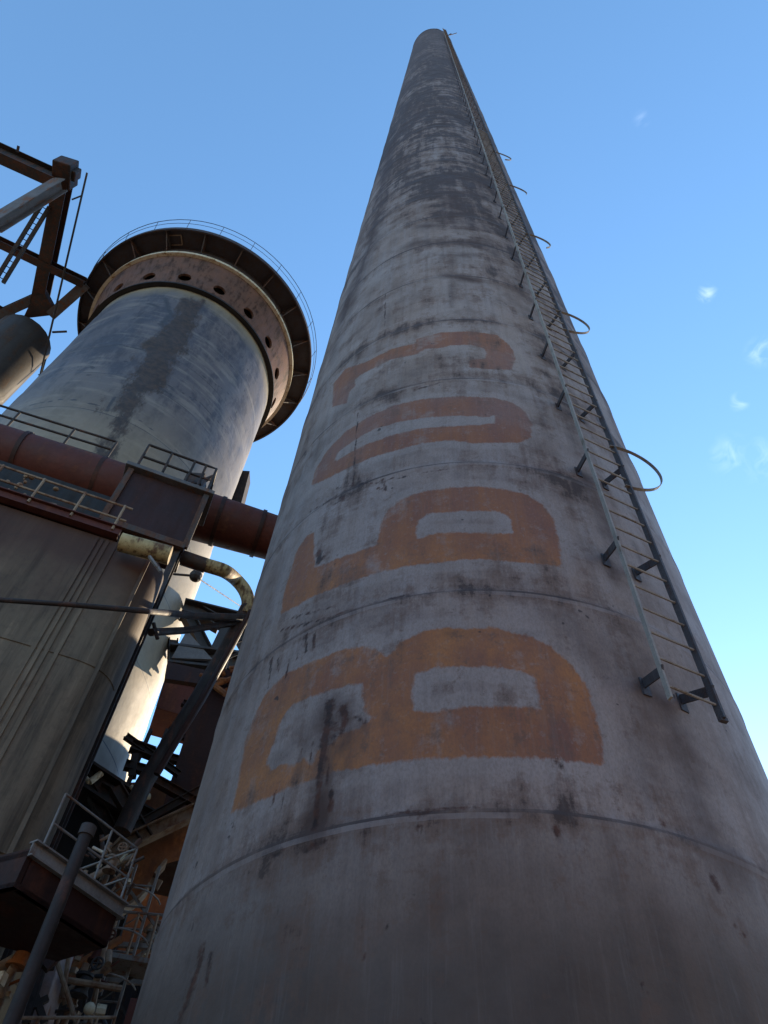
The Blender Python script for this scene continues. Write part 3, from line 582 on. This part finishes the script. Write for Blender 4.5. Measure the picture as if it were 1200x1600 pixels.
mb = MB(); mb.beam(at(381, 745, D=18.2), at(366, 800, D=18.2), .5, .6); mb.beam(at(377, 755, D=18.4), at(352, 815, D=18.4), .25, .3); tag(mb.build('stove_bracket', m_rail), 'black bracket jutting from the far side of the stove above the duct', 'bracket')

# ------------------------------------------------------------------ gantry at the upper left
TZ = 33.0
ga1, ga2 = at(104, 262, Z=TZ), at(62, 472, Z=TZ)
m_gan = worn('gantry_steel', (.022,.018,.017), (.035,.026,.023), (.07,.03,.018), .5, 1.5, seed=60)
gan = thing('gantry_truss', (ga2.x, ga2.y, GROUND), 'dark steel gantry frame against the sky at the upper left', 'gantry')
MB().ibeam(ga1, ga2, .55, .8, .05).build('main_girder', m_gan, gan)
mb = MB(); mb.beam(at(103, 250, Z=TZ+.1), at(101, 290, Z=TZ+.1), .75, .95); mb.beam(at(112, 262, Z=TZ+.1), at(110, 278, Z=TZ+.1), .6, .7); mb.build('end_cap', m_gan, gan, False, .05)
mb = MB(); mb.ibeam(at(-60, 212, Z=TZ), at(98, 284, Z=TZ), .45, 1.1, .05); mb.build('cross_girder', m_gan, gan)
MB().ibeam(at(-60, 350, Z=TZ-.2), at(132, 442, Z=TZ-.2), .35, .45, .04).build('tie_girder', m_gan, gan)
MB().ibeam(at(-10, 352, Z=28), at(95, 288, Z=TZ-.5), .5, .5, .04).build('strut', m_grey, gan)
MB().ibeam(at(-20, 500, Z=TZ-1), at(64, 462, Z=TZ), .4, .4, .03).build('strut', m_grey, gan)
MB().ibeam(at(-30, 465, Z=TZ-1), at(22, 494, Z=TZ-.6), .16, .2, .02).build('strut', m_gan, gan)
MB().ibeam(at(80, 492, Z=TZ-.5), at(133, 445, Z=TZ), .45, .45, .04).build('strut', m_grey, gan)
mb = MB(); mb.slab([at(66, 440, Z=TZ), at(92, 488, Z=TZ-.3), at(40, 494, Z=TZ-.3)], .3, (0,0,-1)); mb.build('gusset', m_gan, gan)
for o_ in (0, 1):
    a = at(66+11*o_, 318+6*o_, Z=TZ-.4); b = at(-6+11*o_, 436+6*o_, Z=TZ-3.4); MB().beam(a, b, .14, .14).build('access_ladder', m_rail, gan)
mb = MB()
for i in range(14):
    f = (i+.5)/14; a = at(66, 318, Z=TZ-.4).lerp(at(-6, 436, Z=TZ-3.4), f); b = at(77, 324, Z=TZ-.4).lerp(at(5, 442, Z=TZ-3.4), f); mb.tube([a, b], .02, 6)
mb.build('ladder_rungs', m_rail, gan)
mb = MB(); mb.tube([at(29, 228, Z=TZ+.4), at(27, 238, Z=TZ+.3)], .06, 6); mb.build('stud', m_rail, gan)
# grey hexagonal hopper trunk under the gantry
tp = at(30, 520, Z=31.0)
trunk = thing('hopper_trunk', (tp.x, tp.y, GROUND), 'dark grey rounded steel trunk hanging below the gantry at the left edge', 'trunk')
c0 = at(22, 545, Z=31.0); rt = 1.25
mb = MB(); n = 20; vs = []
for z, r in ((32.4, rt*.7), (31.9, rt), (27.2, rt), (26.2, rt*.6), (24.0, rt*.45)):
    for k in range(n): a = rad(18*k+12); vs.append((c0.x+r*math.cos(a), c0.y+r*math.sin(a), z))
fs = [(i*n+k, i*n+(k+1) % n, (i+1)*n+(k+1) % n, (i+1)*n+k) for i in range(4) for k in range(n)]+[tuple(range(n)), tuple(4*n+k for k in range(n-1,-1,-1))]
mb.add(vs, fs); mb.build('trunk_shell', worn('trunk_grey', (.045,.04,.038), (.03,.027,.027), (.06,.035,.022), .3, .8, seed=33), trunk, True)
mb = MB(); mb.tube([at(82, 519, Z=30), at(104, 518, Z=30)], .05, 6); mb.build('peg', m_rail, trunk)
mb = MB(); mb.ibeam(Vector((c0.x, c0.y, 24.1)), Vector((c0.x, c0.y, GROUND)), .9, .9, .06); mb.build('leg', m_steel, trunk)
mb = MB(); a = at(136, 270, Z=TZ+1.5); b = at(62, 590, Z=TZ-3); mb.tube([a, b], .045, 6); 
mb.tube([at(112, 312, Z=TZ+.6), at(127, 306, Z=TZ+.8)], .035, 6); tag(mb.build('rod_aerial', m_blue), 'thin upright rod standing clear of the gantry against the sky', 'aerial')
mb = MB(); mb.tube([at(72, 560, D=22), at(55, 620, D=22)], .03, 6); mb.tube([at(60, 585, D=22), at(70, 596, D=22)], .03, 6); tag(mb.build('cable_drop', m_blue), 'faint cable hanging between the grey trunk and the stove', 'cable')

# ------------------------------------------------------------------ lower left: platform, pole, machinery
LZ = 3.5
def lz(x, y, z=LZ): return at(x, y, Z=z)
A = lz(48, 1325); B = lz(186, 1421); pd = (B-A).normalized(); pn = Vector((pd.y, -pd.x, 0))
plat = thing('valve_platform', (A.x, A.y, LZ-.2), 'dark red platform box with grey channel edge beside the pole', 'platform')
W = lz(-60, 1352); 
MB().ibeam(A, B+pd*.05, .10, .14, .015).build('edge_channel', m_railgrey, plat)
mb = MB(); mb.slab([W-Vector((0,0,.02)), A-Vector((0,0,.02)), B-Vector((0,0,.02)), B-pn*.9-Vector((0,0,.02)), W-pn*.9-Vector((0,0,.02))], -.05, (0,0,1)); mb.build('deck', m_reddark, plat)
mb = MB(); mb.slab([W, A, A-Vector((0,0,.33)), W-Vector((0,0,.33))], .05); mb.slab([A+pd*.06, B, B-Vector((0,0,.33)), A+pd*.06-Vector((0,0,.33))], .05); mb.build('skirt_panel', m_reddark, plat)
mb = MB(); mb.slab([W-Vector((0,0,.33)), A-Vector((0,0,.33)), B-Vector((0,0,.33)), B-pn*.6-Vector((0,0,.33)), W-pn*.6-Vector((.0,0,.33))], .04, (0,0,1)); mb.build('soffit', m_reddark, plat)
railing('platform_railing', 'pale tube railing around the edge of the red valve platform', [A+pd*.1, A+pd*.72, B-pd*.02, B-pn*.8], 0, .58, m_railgrey, 2, .011)
# upright pole
pp = at(83, 1433, D=5.9)
pole = thing('lamp_pole', (pp.x, pp.y, GROUND), 'dark upright pole in front of the red platform, lower left', 'pole')
MB().tube([(pp.x, pp.y, GROUND), (pp.x+.0, pp.y, 2.0), (pp.x-.0, pp.y, 3.25)], [.052,.05,.048], 20).build('shaft', m_rail, pole, True)
MB().tube([(pp.x, pp.y, 3.25), (pp.x, pp.y, 3.33)], .06, 20).build('cap', m_steel, pole, True)
MB().tube([(pp.x, pp.y, GROUND), (pp.x, pp.y, GROUND+.03)], .18, 20).build('base_plate', m_steel, pole, True)
# valve cluster on the platform; cream paint stands in for sunlight on it
def cluster(name, label, cat, px, py, D, w, n, mats, seed, group=None):
    rs = random.Random(seed); c = at(px, py, D=D); root = thing(name, c-Vector((0,0,w)), label, cat, group)
    mb = MB(); mb.tube([c+Vector((-w*.9,0,-w*.6)), c+Vector((w*.6,.1,w*.8))], w*.14, 14); mb.tube([c+Vector((-w*.3,.2,-w)), c+Vector((-w*.2,.15,w*.9))], w*.11, 14); mb.build('pipework', mats[0], root, True)
    c2 = c+Vector((w*.1,-.1,0)); mb = MB()
    mb.tube([c2+Vector((0,0,-w*.2)), c2+Vector((w*.1,0,w*.2))], w*.2, 16); mb.tube([c2+Vector((0,0,-w*.3)), c2+Vector((0,0,-w*.22))], w*.27, 16); mb.tube([c2+Vector((0,0,w*.22)), c2+Vector((0,0,w*.3))], w*.27, 16); mb.build('valve_body', mats[1], root, True)
    mb = MB(); hc = c2+Vector((w*.35,-.12,w*.5)); ring = [hc+Vector((math.cos(q)*w*.17, 0, math.sin(q)*w*.17)) for q in [i*math.pi/10 for i in range(20)]]; mb.tube(ring, w*.035, 8, closed=True)
    for i in range(4): q = i*math.pi/2; mb.tube([hc, hc+Vector((math.cos(q)*w*.17, 0, math.sin(q)*w*.17))], w*.03, 6)
    mb.build('handwheel', mats[1], root, True)
    for i in range(n):
        p = c+Vector((rs.uniform(-w,w), rs.uniform(-.3,.3), rs.uniform(-w,w))); mb = MB()
        if i % 3 == 0: mb.tube([p, p+Vector((rs.uniform(-.2,.2), rs.uniform(-.2,.2), rs.uniform(.1,.35)))*w*1.5], w*rs.uniform(.05,.12), 12)
        elif i % 3 == 1: mb.tube([p, p+Vector((rs.uniform(-.4,.4), 0, rs.uniform(-.4,.4)))*w*1.6], w*rs.uniform(.03,.07), 10)
        else: mb.box(p, w*rs.uniform(.1,.35), w*.2, w*rs.uniform(.1,.3), rs.uniform(0,3))
        mb.build('fitting', mats[i % len(mats)], root, True)
    return root
cluster('valve_cluster', 'tan valves and pipes, some painted cream as if sunlit, crowded behind the red platform railing', 'valve', 172, 1358, 8.6, .27, 34, [m_tan, m_tan, m_pale, m_steel], 5)  # pale pieces carry sunlight in their colour; no sun reaches them
cluster('pipe_manifold', 'orange and cream pipe manifold at the bottom left edge behind the pole', 'manifold', 30, 1500, 8.0, .34, 10, [m_tan, m_rust, m_pale], 9)
mb = MB(); mb.beam(lz(108, 1357, LZ+.02), lz(122, 1342, LZ+.15), .05, .05); tag(mb.build('bright_lath', m_pale), 'short bright cream strip on the platform edge beside the pole', 'strip')

# ------------------------------------------------------------------ rusty bins and steelwork behind, between the stove and the chimney
def frustum(mb, c, w0, d0, z0, w1, d1, z1, rz):
    q = Matrix.Rotation(rz, 3, 'Z'); vs = []
    for w, d, z in ((w0, d0, z0), (w1, d1, z1)):
        for x, y in ((-1,-1),(1,-1),(1,1),(-1,1)): v = q@Vector((x*w/2, y*d/2, 0)); vs.append((c[0]+v.x, c[1]+v.y, z))
    return mb.add(vs, [(3,2,1,0),(4,5,6,7),(0,1,5,4),(1,2,6,5),(2,3,7,6),(3,0,4,7)])
hc = at(420, 1240, D=15.5)
hop = thing('rusty_bin', (hc.x, hc.y, 6.5), 'big brown rusted hopper bin mostly hidden behind the chimney', 'bin')
cx, cy = hc.x+.35, hc.y
MB().lathe((cx, cy), [(1.8, 11.4), (1.84, 11.4), (1.84, 8.2), (1.80, 8.2)], 40).build('bin_wall', m_rust, hop, True)
MB().lathe((cx, cy), [(1.80, 8.2), (.8, 6.0), (.8, 5.2)], 40).build('bin_cone', m_rust, hop, True)
MB().lathe((cx, cy), [(1.84, 8.35), (1.94, 8.35), (1.94, 8.15), (1.84, 8.15)], 40).build('ring_stiffener', m_tan, hop, True)
MB().lathe((cx, cy), [(1.84, 10.0), (1.93, 10.0), (1.93, 9.85), (1.84, 9.85)], 40).build('ring_stiffener', m_steel, hop, True)
mb = MB(); mb.lathe((cx, cy), [(.01, 11.4), (1.84, 11.4)], 40); mb.build('bin_lid', m_reddark, hop)
mb = MB(); path2 = smooth_path([at(258, 1350, D=11.9), at(243, 1368, D=11.9), at(226, 1396, D=11.9), at(208, 1413, D=11.9), at(180, 1430, D=11.9)])
for p, q in zip(path2[:-1], path2[1:]): mb.beam(p, q, .30, .04)
tag(mb.build('chute_lip', m_tan), 'pale curved steel lip running along the bottom edge of the rusted chute', 'chute')
mb = MB(); mb.slab([at(258, 1350, D=12), at(240, 1370, D=12), at(224, 1398, D=12), at(206, 1414, D=12), at(178, 1430, D=12), at(168, 1400, D=12), at(198, 1330, D=12), at(240, 1305, D=12), at(330, 1255, D=12), at(330, 1330, D=12)], .12); tag(mb.build('rusted_chute', m_rust), 'bright orange-brown rusted chute plate above the lattice tower', 'chute')

def steelbay(name, label, D, beams, mat, cat='steelwork', parts=None):
    """beams: (x1,y1,x2,y2,w) bearings on one framework standing D metres away"""
    first = at(beams[0][0], beams[0][1], D=D); root = thing(name, (first.x, first.y, GROUND), label, cat)
    for i, bdef in enumerate(beams):
        x1, y1, x2, y2, w = bdef[:5]; d1 = bdef[5] if len(bdef) > 5 else D; d2 = bdef[6] if len(bdef) > 6 else d1
        MB().ibeam(at(x1, y1, D=d1), at(x2, y2, D=d2), w, w*1.1, max(.012, w*.12)).build('beam' if abs(y2-y1) < abs(x2-x1) else 'brace', bdef[7] if len(bdef) > 7 else mat, root)
    return root
steelbay('bridge_truss', 'dark truss girder crossing behind the pipes under the arch', 16,
 [(285,952,420,985,.45), (262,1030,420,1048,.6), (262,1052,420,1072,.3), (292,960,330,1035,.30), (330,1035,362,968,.28), (362,968,400,1040,.3), (310,958,345,978,.35), (270,1000,270,1052,.22)], m_blue)
mb = MB(); mb.slab([at(292, 985, D=15.7), at(332, 1030, D=15.7), at(268, 1028, D=15.7)], .08); tag(mb.build('gusset_plate', m_grey), 'triangular grey gusset plate on the truss right of the sunlit stove foot', 'plate')
mb = MB(); mb.slab([at(262, 1034, D=14.8), at(345, 1052, D=14.8), at(338, 1072, D=14.8), at(258, 1060, D=14.8)], .15)
tag(mb.build('brown_walkway', m_reddark), 'dark brown walkway panel just below the truss girder', 'walkway')
bx = at(270, 1110, D=19.5)
dr = thing('red_tank', (bx.x, bx.y, bx.z-1), 'dark red square tank box wedged behind the diagonal downpipe', 'tank')
mb = MB(); frustum(mb, (bx.x+.1, bx.y), 1.15, 1.3, bx.z-.6, 1.15, 1.3, bx.z+.5, .3); mb.build('tank_body', m_redpaint, dr, False, .02)
mb = MB(); frustum(mb, (bx.x+.1, bx.y), 1.25, 1.4, bx.z+.51, 1.25, 1.4, bx.z+.6, .3); mb.build('tank_lid', m_reddark, dr)
bx = at(350, 1085, D=12.8)
mb = MB(); frustum(mb, (bx.x+.40, bx.y+.4), 1.95, 1.4, 6.9, 1.95, 1.4, bx.z+.3, .25); tag(mb.build('soot_bunker', m_reddark), 'nearly black bunker wall directly left of the chimney edge', 'bunker')
railing('bunker_railing', 'thin railing on top of the black bunker beside the chimney', [at(330, 1062, D=12.4), at(350, 1050, D=12.4), at(372, 1040, D=12.4), at(395, 1028, D=12.4)], 0, .8, m_rail, 2, .03)
mb = MB(); rs = random.Random(3)
for i in range(16): p = at(rs.uniform(330, 372), rs.uniform(1042, 1075), D=12.3); mb.tube([p, p+Vector((rs.uniform(-.3,.3), 0, rs.uniform(-.25,.25)))], rs.uniform(.03,.07), 7)
tag(mb.build('rusty_pipework', m_rust, None, True), 'tangle of small rusty pipes on top of the black bunker', 'pipework')
steelbay('stove_foot_frame', 'dark girder frame crossing under the foot of the sunlit stove', 12.2,
 [(90,1190,200,1262,.42), (150,1240,260,1300,.30), (196,1150,280,1210,.10), (236,1140,200,1225,.06), (262,1140,215,1250,.06), (120,1195,190,1330,.16), (205,1165,240,1178,.18), (195,1195,232,1205,.14), (212,1180,206,1215,.12)], m_rail)
mb = MB(); mb.slab([at(88, 1192, D=12.6), at(140, 1222, D=12.6), at(205, 1265, D=12.6), at(235, 1325, D=12.6), at(200, 1420, D=12.6), at(40, 1420, D=12.6), at(60, 1290, D=12.6)], .15); tag(mb.build('dark_filler', m_black), 'black filler panel for the dark area below the stove foot behind the platform railing', 'plate')  # black panel added to fill the dark area below the stove foot
steelbay('rust_bracing', 'thin rust-brown bracing bars crossing the sky gap right of the downpipe', 13.5,
 [(285,1098,350,1128,.12), (300,1160,345,1110,.08), (262,1140,330,1172,.10), (322,1070,300,1185,.09), (250,1180,320,1200,.14)], m_reddark)
steelbay('tan_girders', 'weathered tan girders meeting in a V above the orange chute', 11.5,
 [(190,1322,305,1268,.20,11.5,11.5,m_tan), (180,1230,228,1312,.18), (215,1290,330,1225,.12), (195,1318,165,1350,.2,11.5,11.5,m_tan), (235,1215,320,1262,.14)], m_steel)
mb = MB(); mb.slab([at(158, 1225, D=12.7), at(350, 1215, D=12.7), at(345, 1300, D=12.7), at(225, 1330, D=12.7), at(135, 1300, D=12.7)], .2); tag(mb.build('soffit_plate', m_rust), 'dark brown plate closing the space behind the tan girders', 'plate')
for (x, y, lb) in ((140, 1222, 'cream bracket under the left stove foot'), (147, 1212, None), (222, 1245, 'small white lamp housing under the stove foot')):
    if lb is None: continue
    p = at(x, y, D=11.2); mb = MB(); mb.tube([p, p+Vector((.10,.05,.2 if x < 200 else .05))], .05, 10); mb.tube([p+Vector((-.22,0,.16)), p], .04, 8)
    tag(mb.build('bracket_arm' if x < 200 else 'lamp_housing', m_pale, None, True), lb, 'bracket' if x < 200 else 'lamp')  # both parts take the same pale cream paint
mb = MB(); mb.beam(at(253, 1193, D=12), at(233, 1223, D=12), .12, .10); tag(mb.build('bright_strip', m_pale), 'slanting pale strip of steel left of the brown bin', 'strip')  # strip in pale cream paint

# conveyor gallery, faded cladding with X bracing
q = [at(92, 1440, D=9.5), at(112, 1442, D=9.5), at(62, 1600, D=9.5), at(28, 1600, D=9.5)]
con = thing('conveyor_gallery', at(45, 1640, D=9.5), 'sloping faded pink clad conveyor leg with dark cross braces', 'conveyor')
MB().slab(q+[], -.5, (0,-.9,-.1)).build('cladding', m_pink, con, False, .01)
for (x1,y1,x2,y2) in ((60,1510,108,1455), (52,1512,85,1510), (50,1540,70,1600), (88,1440,40,1600), (45,1575,75,1560)):
    MB().beam(at(x1, y1, D=9.25), at(x2, y2, D=9.25), .07, .06).build('brace', m_rail, con)
mb = MB(); mb.beam(at(160, 1428, D=8.8), at(68, 1512, D=8.8), .10, .10); tag(mb.build('slanting_strut', m_reddark), 'slim red-brown strut slanting from the red platform down behind the pole', 'strut')
mb = MB(); mb.slab([at(-15, 1438, D=9.0), at(58, 1450, D=9.0), at(50, 1500, D=9.0), at(-15, 1520, D=9.0)], .2); tag(mb.build('streaked_sheet', m_tan), 'brown streaked metal sheet at the left edge below the red platform', 'sheet')
mb = MB(); mb.slab([at(112, 1440, D=13), at(200, 1430, D=13), at(175, 1520, D=13), at(95, 1520, D=13)], .3); tag(mb.build('brick_red_wall', worn('red_wall', (.20,.07,.05), (.13,.05,.04), (.25,.10,.06), .4, 2, seed=40)), 'small brick-red plate wall between conveyor leg and lattice tower', 'wall')
# a dark shed behind everything low on the left
sh = at(110, 1560, D=20)
shed = thing('dark_shed', (sh.x, sh.y, GROUND), 'dark blue-black shed wall with window openings at the bottom left', 'shed')
mb = MB(); mb.box((sh.x-6.6, sh.y+2, GROUND+6.4), 16, 3, 12.8, .1); mb.build('shed_wall', m_rust, shed)
for i in range(7): p = at(20+i*32, 1555+10*(i % 2), D=17.4); MB().box(p, .7, .08, 1.0, .1).build('window', m_blue, shed)
# two unseen buildings added for the light: one shades the bunker, one bounces light
def building(name, label, c, sx, sy, h, rz, mat, mroof):
    root = thing(name, (c[0], c[1], GROUND), label, 'building'); q = Matrix.Rotation(rz, 3, 'Z')
    def W(x, y, z): v = q@Vector((x, y, 0)); return Vector((c[0]+v.x, c[1]+v.y, GROUND+z))
    ch = sx/2; cw = sy/2; rh = sy*.16
    mb = MB(); vs = [W(x,y,z) for z in (0, h) for x, y in ((-ch,-cw),(ch,-cw),(ch,cw),(-ch,cw))]+[W(-ch,0,h+rh), W(ch,0,h+rh)]
    mb.add(vs, [(0,1,5,4),(1,2,6,9,5),(2,3,7,6),(3,0,4,8,7)]); mb.build('wall', mat, root)
    mb = MB()
    for s_ in (-1, 1): mb.slab([W(-ch-.4, s_*(cw+.4), h-.1), W(ch+.4, s_*(cw+.4), h-.1), W(ch+.4, 0, h+rh+.06), W(-ch-.4, 0, h+rh+.06)], .12*(-s_ if s_ > 0 else 1)*(1), (0,0,1))
    mb.build('roof', mroof, root)
    n = int(sx//3)
    for i in range(n):
        x = -ch+1.5+i*(sx-3)/max(1, n-1)
        for s_ in (-1, 1):
            a, b = W(x-.6, s_*(cw+.03), 1.2), W(x+.6, s_*(cw+.03), 2.8)
            mb = MB(); mb.box(W(x, s_*(cw+.02), h*.6), 1.3, .12, 1.6, rz); mb.build('window', m_blue, root)
    return root
building('unseen_shade_building', 'rust-brown clad building added unseen behind the chimney to shade the bunker', (4.5, 21.5), 13, 7, 14.5, .1, m_rust, m_reddark)  # unseen block added to keep the sun off the bunker
building('unseen_bounce_building', 'long tan sheeted building added unseen behind the viewpoint to bounce warm light', (-4, -20), 44, 12, 9, .05, worn('tan_sheeting', (.40,.29,.20), (.30,.21,.15), (.22,.10,.05), .3, .6, seed=50), m_steel)  # unseen building added to shape the light on the chimney, tan for warm bounce

# lattice tower with ladders
lt = thing('lattice_tower', at(200, 1640, D=12), 'grey-blue lattice stair tower with caged ladder left of the chimney base', 'tower')
Dt = 12.0
b0 = at(196, 1600, D=Dt); tw = 1.0; zt = 8.2
ct = Vector((at(222, 1480, D=Dt).x, at(222, 1480, D=Dt).y, 0)); s = .55
cn = [ct+Vector((x*s, y*s, 0)) for x, y in ((-1,-1),(1,-1),(1,1),(-1,1))]
for p in cn: MB().beam(p+Vector((0,0,GROUND)), p+Vector((0,0,6.1)), .08, .08).build('leg', m_blue, lt)
zz = GROUND+.6; k = 0
while zz < 5.4:
    mb = MB()
    for i in range(4):
        a, b = cn[i], cn[(i+1) % 4]; u = Vector((0,0,1))
        mb.beam(a+u*zz, b+u*zz, .06, .06); mb.beam((a if k % 2 else b)+u*zz, (b if k % 2 else a)+u*(zz+1.0), .04, .04)
    mb.build('brace_bay', m_blue if k % 2 else m_railgrey, lt); zz += 1.0; k += 1
mb = MB()
for s_ in (-.17, .17): mb.beam(cn[0]+Vector((.5+s_, -.25, GROUND)), cn[0]+Vector((.5+s_, -.25, 6.0)), .035, .035)
for i in range(24): mb.tube([cn[0]+Vector((.33,-.25,GROUND+.4+i*.3)), cn[0]+Vector((.67,-.25,GROUND+.4+i*.3))], .014, 6)
mb.build('ladder', m_railgrey, lt)
for i in range(8):
    mb = MB(); z = 1.6+i*.55; pts = [cn[0]+Vector((.5+.33*math.cos(q), -.27-.33*abs(math.sin(q))*1.2, z)) for q in [math.pi*j/10 for j in range(11)]]; mb.tube([p for p in pts], .012, 6); mb.build('cage_hoop', m_railgrey, lt)
p = at(214, 1512, D=Dt-.8); mb = MB(); mb.box(p, .9, .5, .06, .2); mb.build('landing', m_railgrey, lt)
for dx in (-.4, -.13, .13, .4): MB().tube([p+Vector((dx,-.2,0)), p+Vector((dx,-.2,.6))], .018, 6).build('landing_post', m_tan, lt)
MB().tube([p+Vector((-.45,-.2,.6)), p+Vector((.45,-.2,.6))], .018, 6).build('landing_rail', m_railgrey, lt)
mb = MB(); a = at(205, 1640, D=8.4); mb.beam(Vector((a.x, a.y, GROUND)), Vector((a.x, a.y, at(205, 1565, D=8.4).z)), .22, .22); tag(mb.build('red_stanchion', m_redpaint), 'stubby red-brown stanchion at the very bottom left of the chimney', 'post')
# footbridge with pale handrail at the bottom
a = at(30, 1583, D=8.6); b = at(182, 1583, D=9.4); n_ = 5
railing('footbridge_railing', 'pale handrail with curved posts along the bottom left edge', [a.lerp(b, i/n_)-Vector((0,0,.9)) for i in range(n_+1)], 0, .86, m_tan, 2, .016)
mb = MB(); mb.tube([at(165, 1580, D=9.3), at(150, 1578, D=9.3)], .06, 8); mb.blob(at(140, 1576, D=9.2), .06, 6); tag(mb.build('pale_pipe_end', m_pale, None, True), 'pale pipe end resting on the bottom left handrail', 'pipe')
cluster('pump_set', 'small tan pumps and pipes on the low deck beneath the lattice tower', 'pump', 125, 1545, 9.8, .36, 14, [m_tan, m_blue, m_tan], 21)
cluster('motor_drive', 'rust-red motor and gearbox half hidden right of the faded conveyor leg', 'motor', 150, 1495, 10.5, .34, 12, [m_rust, m_redpaint, m_tan], 33)
cluster('filter_head', 'pale pipe heads and couplings beside the lattice tower platform', 'pipework', 232, 1470, 12.6, .30, 12, [m_tan, m_railgrey, m_pale], 35)
for (x1, y1, x2, y2, D_, w_, nm, lb) in ((88,1500,120,1600,9.2,.05,'conduit','thin brown conduit just right of the conveyor leg'), (95,1530,190,1545,9.6,.07,'cross_beam','level tan beam across the bottom left clutter above the handrail'), (110,1475,98,1560,9.4,.05,'drain_pipe','short upright drain pipe behind the conveyor leg braces'), (172,1440,140,1600,9.9,.06,'slim_leg','slim slanting leg running down under the red platform corner')):
    mb = MB(); mb.tube([at(x1, y1, D=D_), at(x2, y2, D=D_)], w_/2, 8); tag(mb.build(nm, m_tan, None, True), lb, nm.replace('_', ' '))
for o in bpy.data.objects:
    if '_o' in o: del o['_o']
